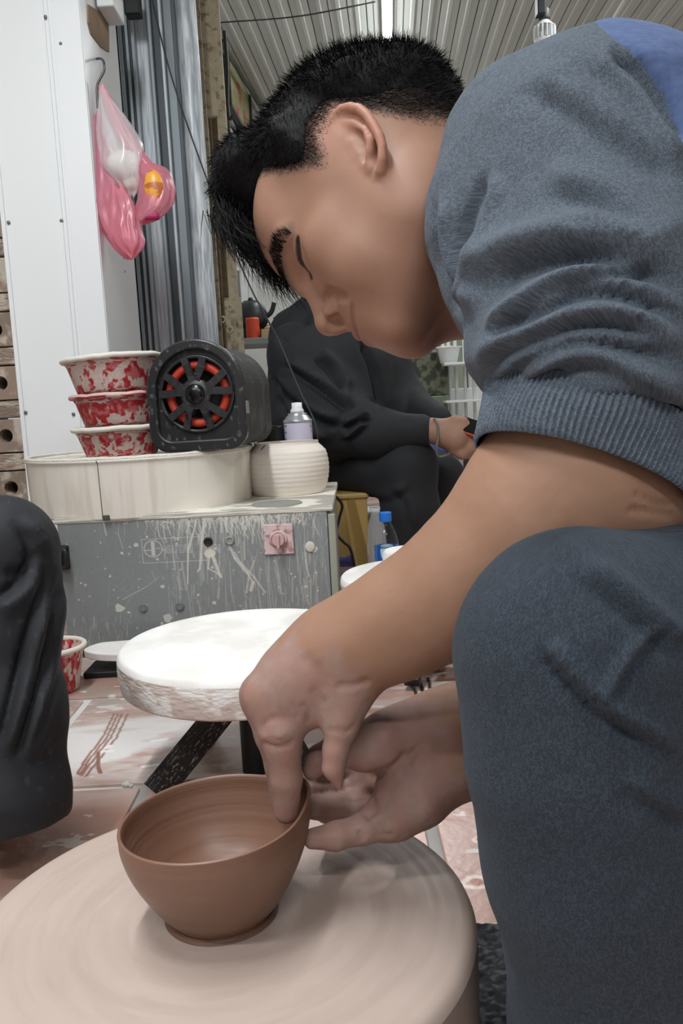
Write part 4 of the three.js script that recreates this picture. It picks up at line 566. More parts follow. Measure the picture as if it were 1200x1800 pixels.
function cylUV(g, a, b, s = 1) {   // uv in metres around the axis a-b, seam turned away from the lens
  const ax = b.clone().sub(a).normalize(), back = a.clone().add(b).multiplyScalar(.5).sub(V(0, EYE, 0)); back.addScaledVector(ax, -back.dot(ax)).normalize(); const side = ax.clone().cross(back), p = g.attributes.position, uv = new Float32Array(p.count * 2), q = V(0, 0, 0);
  for (let i = 0; i < p.count; i++) { q.fromBufferAttribute(p, i).sub(a); const v = q.dot(ax), X = -q.dot(back), Y = q.dot(side); uv[2 * i] = (Math.atan2(Y, X) * .085 + Math.hypot(X, Y) * .5) * s; uv[2 * i + 1] = v * s; }
  g.setAttribute('uv', new THREE.BufferAttribute(uv, 2)); return g;
}
function paint(g, fn) { const p = g.attributes.position, n = g.attributes.normal, c = new Float32Array(p.count * 3); for (let i = 0; i < p.count; i++) { const q = fn(p.getX(i), p.getY(i), p.getZ(i), n.getX(i), n.getY(i), n.getZ(i)); c[3 * i] = q[0]; c[3 * i + 1] = q[1]; c[3 * i + 2] = q[2]; } g.setAttribute('color', new THREE.BufferAttribute(c, 3)); return g; }
function joinBody(list) { return mergeGeometries(list.map((g) => { const q = g.clone(); for (const k of Object.keys(q.attributes)) if (!['position', 'normal', 'color'].includes(k)) q.deleteAttribute(k); return q; })); }
const skinMat = PM(0xffffff, .55, { vertexColors: true, sheen: .15, sheenRoughness: .6, specularIntensity: .6 });

// ---- potter ----
const potter = thing('person', 'man in a grey fleece sweater bending over the wheel and shaping the bowl', 'person', [.3, 0, -.6]);
const toLocal = (g, t) => g.translate(-t.position.x, -t.position.y, -t.position.z);
// head frame: x ahead of the face, y to the crown, z to the right ear
camera.updateMatrixWorld();
const HR = [[-.6202, -.6199, .4807], [-.7698, .5987, -.2213], [-.1506, -.5073, -.8485]], camQ = camera.quaternion;
const HX = V(HR[0][0], HR[1][0], HR[2][0]).applyQuaternion(camQ), HY = V(HR[0][1], HR[1][1], HR[2][1]).applyQuaternion(camQ), HZ = V(HR[0][2], HR[1][2], HR[2][2]).applyQuaternion(camQ), HO = V(.0515, .2504, -.70).applyQuaternion(camQ).add(camera.position);
const H2W = (x, y, z) => HO.clone().addScaledVector(HX, x / 1000).addScaledVector(HY, y / 1000).addScaledVector(HZ, z / 1000);   // millimetres; left side z < 0
const W2H = (x, y, z) => { const a = x - HO.x, b = y - HO.y, c = z - HO.z; return [a * HX.x + b * HX.y + c * HX.z, a * HY.x + b * HY.y + c * HY.z, a * HZ.x + b * HZ.y + c * HZ.z]; };
const mm = (x, y, z) => V(x / 1000, y / 1000, z / 1000);
const cm = (a, ra, b, rb) => capsule(mm(...a), ra / 1000, mm(...b), rb / 1000), em = (c, r) => ellip(mm(...c), r.map((v) => v / 1000));
const cranium = em([-5, 50, 0], [95, 84, 76]), foreheadE = em([43, 58, 0], [62, 60, 63]), midface = em([40, -20, 0], [60, 70, 60]);
const gonial = em([2, -36, 50], [30, 32, 21]), browRidge = cm([98, 38, 9], 9, [76, 36, 47], 9), cheekbone = em([60, -2, 47], [22, 19, 19]), cheek = em([54, -34, 42], [30, 34, 25]), jaw = cm([14, -60, 50], 18, [76, -77, 16], 17), chin = em([78, -76, 0], [19, 17, 20]), mouthM = em([79, -46, 0], [25, 27, 33]);
const noseB = cm([99, 20, 0], 7.5, [111, -7, 0], 9), noseT = em([111, -13, 0], [10.5, 9.5, 11.5]), ala = em([99, -17.5, 13.5], [10.5, 8.5, 7.5]), nostril = cm([101, -26.5, 12.5], 3.4, [109.5, -22, 12], 4), colum = cm([104, -30, 0], 4, [112, -22, 0], 5);
const socket = em([107, 20, 42], [22, 14, 24]), lidBall = em([73, 19, 33], [17.5, 16, 17.5]);
const lipU = [cm([103.5, -43.5, 0], 5, [97, -45, 14], 4.4), cm([97, -45, 14], 4.4, [87, -48.5, 25], 2.2)], lipL = [cm([101, -55, 0], 5.8, [95, -54, 13], 4.8), cm([95, -54, 13], 4.8, [87, -50, 24], 2.2)];
const philtrum = cm([109, -34, 0], 1.5, [110, -41, 0], 1.5), temple = em([60, 50, 78], [26, 30, 14]);
const neckA = P(690, 330, .70), neckB = P(905, 450, .70), neckC = capsule(neckA, .055, neckB, .068);
const dE = (px, py) => .655 - .00042 * (px - 584) + (py > 280 ? .0001 * (py - 280) : 0);
const earChain = (l, dd = 0) => l.map(([x, y, r, o = 0]) => [x, y, dE(x, y) + dd + o, r]);
const helix = chain(earChain([[604, 246, 6, .003], [590, 240, 7, .001], [585, 222, 7.5], [590, 202, 8], [601, 191, 8], [616, 188, 8.5], [631, 191, 9], [645, 203, 9], [657, 221, 9], [667, 240, 9], [672, 258, 8.5], [672, 280, 9], [669, 300, 10], [668, 308, 10, .003]]));
const antihelix = chain(earChain([[618, 214, 7, .008], [634, 218, 9, .005], [645, 230, 10, .002], [651, 247, 10, .001], [650, 266, 10, .001], [648, 283, 10, .002], [655, 297, 12, .003]]));
const crus = chain(earChain([[604, 246, 6, .003], [620, 254, 6, .004], [635, 259, 5, .007]])), tragus = chain(earChain([[622, 270, 10, .008], [629, 281, 8, .006]]));
const scapha = chain(earChain([[602, 208, 5, .0], [622, 202, 6, -.001], [644, 216, 5, -.002], [660, 243, 4, -.002], [662, 268, 4, -.001]])), earPlate = [...chain(earChain([[606, 212, 16, .0145], [630, 215, 18, .012], [645, 250, 20, .011], [652, 290, 17, .010]])), ...chain(earChain([[598, 232, 15, .015], [622, 255, 18, .017], [640, 280, 14, .014]]))];
const concha = chain(earChain([[618, 238, 11, .002], [632, 247, 15, .0005], [640, 262, 11, .001], [642, 284, 7, .001]]));
const earField = (x, y, z) => { let d = earPlate[0](x, y, z); for (const f of earPlate) d = smin(d, f(x, y, z), .006); let a = 1; for (const f of antihelix) a = Math.min(a, f(x, y, z)); d = smin(d, a, .005); let c = 1; for (const f of concha) c = Math.min(c, f(x, y, z)); for (const f of scapha) c = Math.min(c, f(x, y, z)); d = smax(d, -c, .003); let h = 1; for (const f of helix) h = Math.min(h, f(x, y, z)); for (const f of crus) h = smin(h, f(x, y, z), .003); d = smin(d, h, .0025); for (const f of tragus) d = smin(d, f(x, y, z), .005); return d; };
const headPre = (x, y, z) => {   // head frame, z folded, before the fine grooves
  const s = Math.abs(z); let d = smin(cranium(x, y, s), foreheadE(x, y, s), .03); d = smin(d, midface(x, y, s), .03); d = smin(d, cheek(x, y, s), .02); d = smin(d, cheekbone(x, y, s), .016); d = smin(d, jaw(x, y, s), .022); d = smin(d, gonial(x, y, s), .024); d = smin(d, chin(x, y, s), .018); d = smin(d, mouthM(x, y, s), .018); d = smin(d, browRidge(x, y, s), .012);
  d = smax(d, -socket(x, y, s), .016); d = smin(d, lidBall(x, y, s), .006); d = smax(d, -temple(x, y, s), .02);
  d = smin(d, noseB(x, y, s), .012); d = smin(d, noseT(x, y, s), .008); d = smin(d, ala(x, y, s), .005); d = smin(d, colum(x, y, s), .004); d = smax(d, -nostril(x, y, s), .0025);
  for (const f of lipU) d = smin(d, f(x, y, s), .004); for (const f of lipL) d = smin(d, f(x, y, s), .005); return d;
};
const snap = ([x, y, z], off = 0) => { let p = [x / 1000, y / 1000, z / 1000]; for (let i = 0; i < 12; i++) { const d = headPre(...p) - off / 1000, e = .0005, g = [headPre(p[0] + e, p[1], p[2]) - d, headPre(p[0], p[1] + e, p[2]) - d, headPre(p[0], p[1], p[2] + e) - d].map((v) => v - off / 1000), l = Math.hypot(...g) || 1; p = p.map((v, k) => v - g[k] / l * d * .8); } return p.map((v) => v * 1000); };
const groove = (pts, r, off = 0) => { const q = new THREE.CatmullRomCurve3(pts.map((p) => V(...p))).getPoints(10).map((p) => snap(p.toArray(), off)), rr = (i) => mix(r[0], r[1], i / 10) * (1 - .55 * Math.abs(i / 5 - 1) ** 3); return q.slice(0, -1).map((p, i) => cm(p, rr(i), q[i + 1], rr(i + 1))); };
const eyeL = groove([[74, 21, 52], [84, 19, 46], [90, 16.5, 35], [91, 15, 20]], [3.0, 3.6], -.4), crease = groove([[74, 27, 52], [85, 27.5, 45], [91, 26, 34], [94, 23, 22]], [1.0, 1.1], .2);
const lipG = groove([[108, -49, 0], [101, -49.3, 13], [92, -49, 23], [84, -47.5, 32]], [1.5, 2.0]), alaG = groove([[98, -9, 17], [92, -11, 20], [88.5, -19, 23], [91, -27, 21]], [1.0, 1.5]), fold1 = groove([[92, -16, 26], [87, -26, 32], [82, -40, 38]], [1.6, 1.2], .4);
const headCore = (x, y, z) => {
  const s = Math.abs(z); let d = headPre(x, y, s); if (d > .012 || d < -.012 || x < .05) return d;
  for (const f of lipG) d = smax(d, -f(x, y, s), .0022); for (const f of eyeL) d = smax(d, -f(x, y, s), .0016); for (const f of crease) d = smax(d, -f(x, y, s), .0022); for (const f of alaG) d = smax(d, -f(x, y, s), .004); for (const f of fold1) d = smax(d, -f(x, y, s), .008); return d;
};
const headF = (x, y, z) => { const [a, b, c] = W2H(x, y, z); let d = headCore(a, b, c); d = smin(d, neckC(x, y, z), .045); if (c < -.03 && a < .05 && a > -.07) d = smin(d, earField(x, y, z), .004); return d; };
const skinBase = [.31, .17, .115];
const browL = [[72, 32, 53], [82, 41, 47], [93, 46, 36], [103, 43, 23], [109, 38, 11]];
const segD = (x, y, z, l) => { let m = 9; for (let i = 0; i + 1 < l.length; i++) { const f = cm(l[i], 0, l[i + 1], 0); m = Math.min(m, f(x, y, z)); } return m; };
const browF = browL.slice(0, -1).map((a, i) => cm(a, [4.5, 6.5, 7.5, 7.5][i], browL[i + 1], [6.5, 7.5, 7.5, 6][i]));
const hairYL = (x) => { const k = [[-.13, -.02], [-.07, -.024], [-.045, -.012], [-.03, .012], [-.02, .042], [.006, .040], [.018, .022], [.026, .024], [.042, .062], [.057, .096], [.075, .104], [.09, .106], [.2, .11]]; for (let i = 0; i + 1 < k.length; i++) if (x < k[i + 1][0]) return mix(k[i][1], k[i + 1][1], clamp((x - k[i][0]) / (k[i + 1][0] - k[i][0]))); return .11; };
function skinAt(x, y, z) {
  const [a, b, c] = W2H(x, y, z), s = Math.abs(c); let n = fbm(x * 60, y * 60, z * 60, 3), q = mix3(skinBase, [.285, .148, .10], clamp((n - .35) * 1.1)); const fine = noise(x * 900, y * 900, z * 900); q = q.map((v) => v * (.965 + .07 * fine));
  let lip = 9; for (const f of [...lipU, ...lipL]) lip = Math.min(lip, f(a, b, s)); q = mix3(q, [.25, .105, .085], sst(.003, .0005, lip) * .8);
  let eye = 9; for (const f of eyeL) eye = Math.min(eye, f(a, b, s)); q = mix3(q, [.03, .02, .018], sst(.0016, .0003, eye));
  let br = 9; for (const f of browF) br = Math.min(br, f(a, b, s)); q = mix3(q, [.075, .05, .04], sst(.005, -.004, br) * (.6 + .4 * noise(x * 700, y * 700, z * 700)));
  const hy = b - hairYL(a), st = sst(-.006, .016, hy + (noise(x * 300, y * 300, z * 300) - .5) * .008); if (s > .02) q = mix3(q, [.055, .045, .04], st * (.55 + .45 * noise(x * 1100, y * 1100, z * 1100))); 
  if (a > -.03 && a < .02 && s > .074) q = mix3(q, [.44, .19, .13], sst(.072, .086, s) * .5);
  if (a > .05 && b < -.03) q = mix3(q, [.24, .15, .12], sst(.45, .75, noise(x * 800, y * 800, z * 800)) * .10);
  return q;
}
const headGeo = paint(sdfMesh(headF, [HO.x - .21, HO.y - .22, HO.z - .21], [HO.x + .22, HO.y + .24, HO.z + .19], .00145), skinAt);

// arms and hands (near arm on the lens side, far arm behind the knee)
const armL = [[1100, 800, .54, 125], [1012, 864, .532, 160], [926, 946, .53, 136], [808, 1031, .537, 103], [695, 1096, .55, 86], [600, 1142, .562, 72], [566, 1160, .566, 66]];
const handL = { palm: [[[580, 1150, .566, 64], [470, 1222, .560, 40]], [[578, 1150, .575, 60], [466, 1220, .580, 40]], [[580, 1160, .585, 55], [474, 1226, .600, 36]], [[600, 1165, .56, 52], [540, 1235, .560, 44]], [[520, 1200, .565, 60], [500, 1240, .572, 48]]],
  thenar: [[600, 1160, .556, 50], [616, 1206, .549, 36], [602, 1258, .547, 31]], thumb: [[606, 1235, .548, 33], [599, 1283, .546, 25], [590, 1318, .545, 22], [586, 1350, .545, 19], [597, 1385, .546, 6]],
  fingers: [[[468, 1222, .560, 38], [494, 1284, .556, 39], [497, 1312, .558, 32], [503, 1370, .562, 27], [504, 1425, .566, 23]], [[458, 1222, .578, 34], [482, 1288, .576, 34], [492, 1345, .580, 26], [498, 1410, .584, 22]], [[466, 1228, .598, 32], [486, 1285, .594, 30], [496, 1340, .592, 24], [500, 1390, .592, 20]], [[484, 1230, .612, 27], [500, 1280, .610, 25], [510, 1320, .604, 20], [512, 1345, .600, 16]]] };
const armFieldL = (() => {
  const arm = chain(armL), pl = handL.palm.flatMap(chain), th = chain(handL.thenar), tb = chain(handL.thumb), fg = handL.fingers.map(chain);
  const wr = [[[498, 1230], [535, 1262], [545, 1270]], [[520, 1215], [548, 1250], [552, 1275]], [[590, 1190], [620, 1205], [648, 1200]]];
  return (x, y, z) => { let d = arm[0](x, y, z); for (const f of arm) d = smin(d, f(x, y, z), .024); for (const f of pl) d = smin(d, f(x, y, z), .016); for (const f of th) d = smin(d, f(x, y, z), .012); let t = 1; for (const f of tb) t = smin(t, f(x, y, z), .004); d = smin(d, t, .008); let q = 1; for (const c of fg) { let e = 1; for (const f of c) e = smin(e, f(x, y, z), .004); q = Math.min(q, e); } return smin(d, q, .006); };
})();
const armGeoL = sdfMesh(armFieldL, ...bounds([...armL, ...handL.fingers.flat(), ...handL.thumb, ...handL.thenar], .02), .0021);
folds(armGeoL, [
  { p: [[470, 1292], [462, 1278], [472, 1266], [492, 1262], [510, 1270]], a: .0012, w: 5, v: 1 }, { p: [[455, 1303], [480, 1314], [505, 1311], [520, 1300]], a: .0022, w: 5, v: 1 }, { p: [[470, 1298], [490, 1303], [512, 1298]], a: .0012, w: 4, v: 1 },
  { p: [[528, 1235], [540, 1250], [542, 1272]], a: .0016, w: 4.5, v: 1 }, { p: [[510, 1235], [520, 1248], [526, 1262]], a: .001, w: 4, v: 1 }, { p: [[545, 1210], [562, 1228], [574, 1240]], a: .0012, w: 6, v: 1 }, { p: [[590, 1205], [622, 1205], [650, 1196]], a: .0022, w: 6, v: 1 }, { p: [[573, 1283], [595, 1285], [622, 1282]], a: .001, w: 4, v: 1 }, { p: [[585, 1275], [605, 1290], [628, 1270]], a: .0008, w: 4, v: 1 },
  { p: [[528, 1150], [560, 1180], [572, 1220]], a: .0012, w: 12, v: 1 }, { p: [[1120, 870], [1150, 884], [1175, 888]], a: .0016, w: 6, v: 1, noend: 1 }, { p: [[1110, 896], [1150, 900], [1176, 905]], a: .0016, w: 6, v: 1, noend: 1 }], .0006, 120);
const clayOn = (x, y, z, q, k) => { const n = fbm(x * 70, y * 70, z * 70, 4), m = fbm(x * 260, y * 260, z * 260, 3); q = mix3(q, [.28, .195, .165], clamp(k * sst(.35, .6, n))); return mix3(q, [.40, .31, .27], clamp(k * sst(.52, .64, n * .35 + m * .65)) * .35); };
const along = (A, B) => { const d = B.clone().sub(A).normalize(); return (x, y, z) => (x - A.x) * d.x + (y - A.y) * d.y + (z - A.z) * d.z; }, slipL = along(P(585, 1150, .566), P(500, 1300, .56)), slipR = along(P(790, 1300, .614), P(610, 1400, .6));   // slip reaches up to the wrists
const armSkin = (slip) => (x, y, z) => { const n = fbm(x * 40, y * 40, z * 40, 3); let q = mix3([.31, .172, .112], [.26, .14, .088], n); const k = sst(-.012, .02, slip(x, y, z) + (fbm(x * 110, y * 110, z * 110 + 2, 3) - .5) * .06); q = mix3(q, [.30, .18, .15], k * .7); q = clayOn(x, y, z, q, k * .45); q = mix3(q, [.33, .16, .14], sst(.45, .7, fbm(x * 90, y * 90, z * 90 + 4, 3)) * k * .4); return q.map((v) => v * (.97 + .06 * noise(x * 800, y * 800, z * 800))); };
paint(armGeoL, armSkin(slipL));

const armR = [[1000, 1320, .66, 95], [900, 1300, .635, 92], [830, 1295, .62, 86], [780, 1300, .612, 84]];
const handR = { palm: [[[790, 1300, .614, 80], [700, 1300, .606, 58]], [[790, 1320, .612, 78], [735, 1385, .600, 62]], [[740, 1350, .616, 68], [660, 1420, .640, 36]], [[740, 1330, .634, 56], [655, 1375, .660, 36]], [[720, 1300, .638, 50], [650, 1335, .668, 34]], [[725, 1400, .598, 52], [690, 1432, .594, 44]]],
  thumb: [[720, 1295, .600, 56], [672, 1303, .592, 46], [640, 1314, .591, 40], [598, 1316, .590, 30], [562, 1334, .586, 23], [548, 1354, .584, 17]],
  fingers: [[[690, 1432, .594, 42], [640, 1456, .586, 27], [590, 1470, .578, 24], [550, 1474, .572, 18]], [[662, 1420, .640, 34], [616, 1420, .642, 27], [576, 1421, .630, 24], [550, 1420, .612, 20]], [[650, 1380, .660, 34], [606, 1390, .662, 27], [570, 1392, .648, 24], [548, 1392, .630, 20]], [[648, 1336, .668, 32], [604, 1350, .668, 26], [570, 1360, .654, 23], [548, 1364, .636, 19]]] };
const armFieldR = (() => { const arm = chain(armR), pl = handR.palm.flatMap(chain), tb = chain(handR.thumb), fg = handR.fingers.map(chain); return (x, y, z) => { let d = arm[0](x, y, z); for (const f of arm) d = smin(d, f(x, y, z), .02); for (const f of pl) d = smin(d, f(x, y, z), .014); let t = 1; for (const f of tb) t = smin(t, f(x, y, z), .005); d = smin(d, t, .010); let q = 1; for (const c of fg) { let e = 1; for (const f of c) e = smin(e, f(x, y, z), .004); q = Math.min(q, e); } return smin(d, q, .007); }; })();
const armGeoR = sdfMesh(armFieldR, ...bounds([...armR, ...handR.fingers.flat(), ...handR.thumb, ...handR.palm.flat()], .02), .0021);
folds(armGeoR, [{ p: [[718, 1318], [700, 1345], [675, 1360], [645, 1366]], a: .004, w: 8, v: 1 }, { p: [[735, 1310], [722, 1335], [712, 1350]], a: .002, w: 6, v: 1 }, { p: [[658, 1440], [672, 1465], [690, 1470]], a: .0018, w: 5, v: 1 }, { p: [[630, 1460], [642, 1474]], a: .0015, w: 5, v: 1 }, { p: [[760, 1300], [720, 1335], [730, 1400], [745, 1430]], a: .0012, w: 9, v: 1 }, { p: [[640, 1440], [655, 1420], [640, 1385]], a: .003, w: 10, v: 1 }], .0008, 120);
paint(armGeoR, armSkin(slipR));
mesh('body', toLocal(joinBody([headGeo, armGeoL, armGeoR]), potter), skinMat, potter);

// sweater
const fleeceMap = dtex(512, (u, v) => { const n = noise(u * 256, v * 200, 2, 0) * .6 + fbm(u * 100, v * 80, 4, 2) * .4; return mix3([.265, .30, .34], [.37, .405, .445], sst(.25, .75, n)); }, true, [9, 9]);
const fleece = PM(0xffffff, .95, { map: fleeceMap, bumpMap: cloneRep(grain, 26, 26), bumpScale: .0008, sheen: .5, sheenRoughness: .5, sheenColor: lin(.35, .4, .46) });
const sleeveP = [[1052, 370, .60, 268], [1070, 560, .548, 222], [1052, 690, .535, 200], [1037, 760, .528, 182]];
const sleeveF = (() => { const c = chain(sleeveP), fr = chain([[890, 400, .60, 128], [900, 460, .60, 112], [888, 500, .59, 72]]), el = chain([[1090, 640, .535, 215], [1120, 760, .52, 180]]), tp = chain([[915, 247, .607, 128], [1040, 246, .602, 172]]); const cut = P(1034, 712, .52), ax = P(1070, 607, .522).sub(cut).normalize(); return (x, y, z) => { let d = c[0](x, y, z); for (const f of c) d = smin(d, f(x, y, z), .03); for (const f of fr) d = smin(d, f(x, y, z), .03); for (const f of el) d = smin(d, f(x, y, z), .02); for (const f of tp) d = smin(d, f(x, y, z), .02); const pl = -((x - cut.x) * ax.x + (y - cut.y) * ax.y + (z - cut.z) * ax.z); return smax(d, pl, .012); }; })();
const sleeveGeo = sdfMesh(sleeveF, ...bounds([...sleeveP, [1120, 760, .52, 200], [880, 330, .6, 150], [1040, 246, .602, 190]], .012), .0023);
folds(sleeveGeo, [
  { p: [[836, 490], [868, 455], [905, 436], [976, 419], [1052, 419], [1129, 433], [1210, 472]], a: 0.0129, w: 23.7 },
  { p: [[850, 590], [899, 548], [965, 500], [1047, 474], [1108, 464], [1160, 468]], a: 0.0077, w: 13.0 }, { p: [[868, 574], [950, 531], [1006, 502], [1052, 496], [1129, 515], [1210, 553]], a: 0.0084, w: 14.2 },
  { p: [[838, 650], [873, 607], [935, 582], [1006, 556], [1078, 551], [1144, 571], [1210, 626]], a: 0.0099, w: 15.5 }, { p: [[836, 682], [889, 638], [950, 607], [1027, 589], [1108, 597], [1159, 607], [1200, 648]], a: 0.0077, w: 11.9 },
  { p: [[840, 702], [899, 663], [965, 633], [1037, 622], [1129, 653], [1210, 688]], a: 0.0091, w: 14.2 }, { p: [[846, 728], [914, 689], [996, 668], [1078, 668], [1149, 684], [1210, 708]], a: 0.0115, w: 16.6 },
  { p: [[1072, 84], [1129, 122], [1172, 180], [1205, 260]], a: 0.0136, w: 17.8, v: 1 }, { p: [[1047, 92], [1100, 140], [1160, 230], [1200, 300]], a: 0.0046, w: 16.6 }, { p: [[930, 122], [1027, 180], [1103, 229], [1210, 290]], a: 0.0054, w: 23.7 }, { p: [[955, 306], [1047, 326], [1129, 372], [1210, 430]], a: 0.0054, w: 23.7 }, { p: [[1000, 380], [1090, 400], [1180, 440]], a: 0.0030, w: 16.6 },
  { p: [[876, 306], [850, 370], [834, 440], [826, 500], [824, 556]], a: 0.0091, w: 14.2 }, { p: [[862, 320], [840, 400], [820, 480]], a: 0.0077, w: 10.7, v: 1 }, { p: [[778, 340], [786, 430], [800, 490], [817, 541]], a: 0.0061, w: 10.7 }], .003, 45);
relax(sleeveGeo, 1); cylUV(sleeveGeo, P(1052, 370, .6), P(1050, 690, .53));
const seamLine = [[1030, 20], [1062, 56], [1100, 84], [1135, 122], [1165, 168], [1190, 225], [1212, 300], [1240, 420]], rightOfSeam = (px, py) => { let best = 1e9, sg = 0; for (let k = 0; k + 1 < seamLine.length; k++) { const [ax, ay] = seamLine[k], [bx, by] = seamLine[k + 1], ex = bx - ax, ey = by - ay, t = clamp(((px - ax) * ex + (py - ay) * ey) / (ex * ex + ey * ey)), d = Math.hypot(px - ax - ex * t, py - ay - ey * t); if (d < best) { best = d; sg = ex * (py - ay) - ey * (px - ax); } } return sg < 0; };
const ix = sleeveGeo.index.array, pA = [], pB = [], sp = sleeveGeo.attributes.position; for (let i = 0; i < ix.length; i += 3) { const c = [0, 0, 0]; for (let k = 0; k < 3; k++) { c[0] += sp.getX(ix[i + k]) / 3; c[1] += sp.getY(ix[i + k]) / 3; c[2] += sp.getZ(ix[i + k]) / 3; } const [px, py] = project(...c); (rightOfSeam(px, py) ? pB : pA).push(ix[i], ix[i + 1], ix[i + 2]); }
const yokeGeo = sleeveGeo.clone(); sleeveGeo.setIndex(pA); yokeGeo.setIndex(pB); mesh('sweater_sleeve', toLocal(sleeveGeo, potter), fleece, potter);
{ // ribbed cuff
  const N = 900, rows = 22, c0 = P(1013, 838, .522), c1 = P(1036, 772, .523), c2 = P(1048, 722, .526), e1 = P(1186, 908, .522).sub(P(838, 778, .522)).normalize(), ax = c1.clone().sub(c0).normalize(), e2 = e1.clone().cross(ax).normalize(), pos = [], idx = [], uv = [];
  for (let j = 0; j <= rows; j++) { const v = j / rows, c = v < .5 ? c0.clone().lerp(c1, v * 2) : c1.clone().lerp(c2, v * 2 - 1), ra = mix(.0665, .071, sst(0, 1, v)) + .002 * Math.sin(v * 5), rb = .067; for (let i = 0; i <= N; i++) { const a = i / N * 6.28319, rib = .0009 * Math.cos(a * 118 + v * 3) + .0018 * Math.sin(a * 3 + v * 4) + (j === 0 ? -.0015 : 0), q = c.clone().addScaledVector(e1, Math.cos(a) * (ra + rib)).addScaledVector(e2, Math.sin(a) * (rb + rib)).addScaledVector(ax, .007 * Math.sin(a) * Math.sign(e2.z) * (1 - v)); pos.push(q.x - potter.position.x, q.y, q.z - potter.position.z); uv.push(a * .06, v * .05); if (i < N && j < rows) { const A = j * (N + 1) + i, B = A + N + 1; idx.push(A, B, A + 1, B, B + 1, A + 1); } } }
  const g = new THREE.BufferGeometry(); g.setAttribute('position', new THREE.Float32BufferAttribute(pos, 3)); g.setAttribute('uv', new THREE.Float32BufferAttribute(uv, 2)); g.setIndex(idx); g.computeVertexNormals(); mesh('ribbed_cuff', g, PM(0xffffff, .95, { map: fleeceMap, side: THREE.DoubleSide, sheen: .3, sheenColor: lin(.3, .34, .4) }), potter);
}
const torsoL = [[1340, 440, .70, 310], [1480, 760, .72, 320], [1560, 1060, .72, 320]], torsoG = sdfMesh(blend([...chain(torsoL), ...chain([[1220, 330, .66, 190], [1330, 400, .67, 280]]), ...chain([[1190, 340, .66, 200], [1130, 420, .86, 190]]), ...chain([[1130, 420, .86, 180], [1150, 760, .88, 130], [1040, 1100, .76, 110], [990, 1310, .66, 100]])], .05), ...bounds([...torsoL, [1130, 420, .86, 240], [990, 1310, .66, 120]], .02), .008);
const bodyKnit = PM(0xffffff, .95, { map: dtex(256, (u, v) => mix3([.24, .30, .44], [.32, .39, .54], fbm(u * 50, v * 50, 2, 3)), true, [8, 8]), sheen: .4, sheenColor: lin(.3, .35, .5) });
mesh('sweater_body', toLocal(cylUV(torsoG, P(1330, 420, .7), P(1560, 1060, .72)), potter), bodyKnit, potter); mesh('sweater_yoke', toLocal(yokeGeo, potter), bodyKnit, potter);
// trousers
const denimMap = dtex(512, (u, v) => { const n = noise(u * 256, v * 190, 2) * .6 + fbm(u * 100, v * 70, 4, 2) * .4; return mix3([.13, .16, .195], [.215, .25, .29], sst(.25, .78, n)); }, true, [9, 9]);
const trouserM = PM(0xffffff, .95, { map: denimMap, bumpMap: cloneRep(grain, 24, 24), bumpScale: .0006, sheen: .35, sheenRoughness: .5, sheenColor: lin(.25, .3, .36) });
const legL = [[1380, 1240, .60, 262], [1180, 1165, .50, 225], [1015, 1150, .455, 203], [1022, 1330, .452, 190], [1048, 1500, .462, 188], [1108, 1820, .49, 196], [1125, 1960, .505, 190]];
const legG = sdfMesh(blend([...chain(legL), ...chain([[1060, 1130, .46, 175], [1250, 1150, .53, 200]])], .02), ...bounds(legL, .012), .0026);
folds(legG, [{ p: [[965, 1130], [985, 1160], [1020, 1200], [1070, 1245], [1120, 1275], [1200, 1325]], a: 0.0078, w: 14 }, { p: [[1065, 1228], [1090, 1185], [1120, 1140], [1168, 1098]], a: 0.0046, w: 9 }, { p: [[1020, 985], [1100, 1045], [1160, 1095], [1205, 1135]], a: 0.0065, w: 18 }, { p: [[1110, 1365], [1150, 1398], [1210, 1432]], a: 0.0052, w: 18 }, { p: [[1082, 1252], [1084, 1330], [1088, 1430], [1110, 1600], [1132, 1830]], a: 0.0016, w: 4, v: 1, noend: 1 }], .003, 28);
mesh('trousers', toLocal(cylUV(relax(legG, 1), P(1015, 1150, .455), P(1108, 1820, .49)), potter), trouserM, potter);
{ const hip = [[1560, 1080, .72, 310], [1520, 1230, .70, 300], [1380, 1240, .60, 255]], rl = [[1540, 1230, .86, 260], [1250, 1180, .92, 150], [1290, 1560, .92, 105]]; mesh('trousers', toLocal(cylUV(sdfMesh(blend([...chain(hip), ...chain(rl)], .04), ...bounds([...hip, ...rl], .02), .009), P(1500, 1200, .7), P(1380, 1240, .6)), potter), trouserM, potter);
  const fz = P(1108, 1800, .49), shoe = (x, z) => [box(.095, .02, .25, x, .01, z, .008), ball(.05, x, .035, z - .07, .95, .7, 1.2), ball(.05, x, .05, z + .04, .9, .95, 1.2)]; const a = P(1125, 1900, .5); mesh('shoe', merge(shoe(a.x + .05, a.z - .02)).translate(-potter.position.x, 0, -potter.position.z), M(0x202226, .7), potter); const b = P(1290, 1540, .92); mesh('shoe', merge(shoe(b.x, b.z)).translate(-potter.position.x, 0, -potter.position.z), M(0x202226, .7), potter); }
{ // low stool under the potter
  const c = P(1520, 1230, .7), top = c.y - rp(300, .7) - .004, H = Math.max(.1, top - .022); const t = thing('potters_stool', 'low wooden stool under the potter', 'stool', [c.x, 0, c.z]); mesh('stool_seat', box(.3, .03, .26, 0, H - .015, 0, .006), M(0x8c6b48, .7), t); for (const sx of [-1, 1]) mesh('leg', box(.03, H - .03, .22, sx * .12, (H - .03) / 2, 0, .004), M(0x7d5f40, .7), t); }

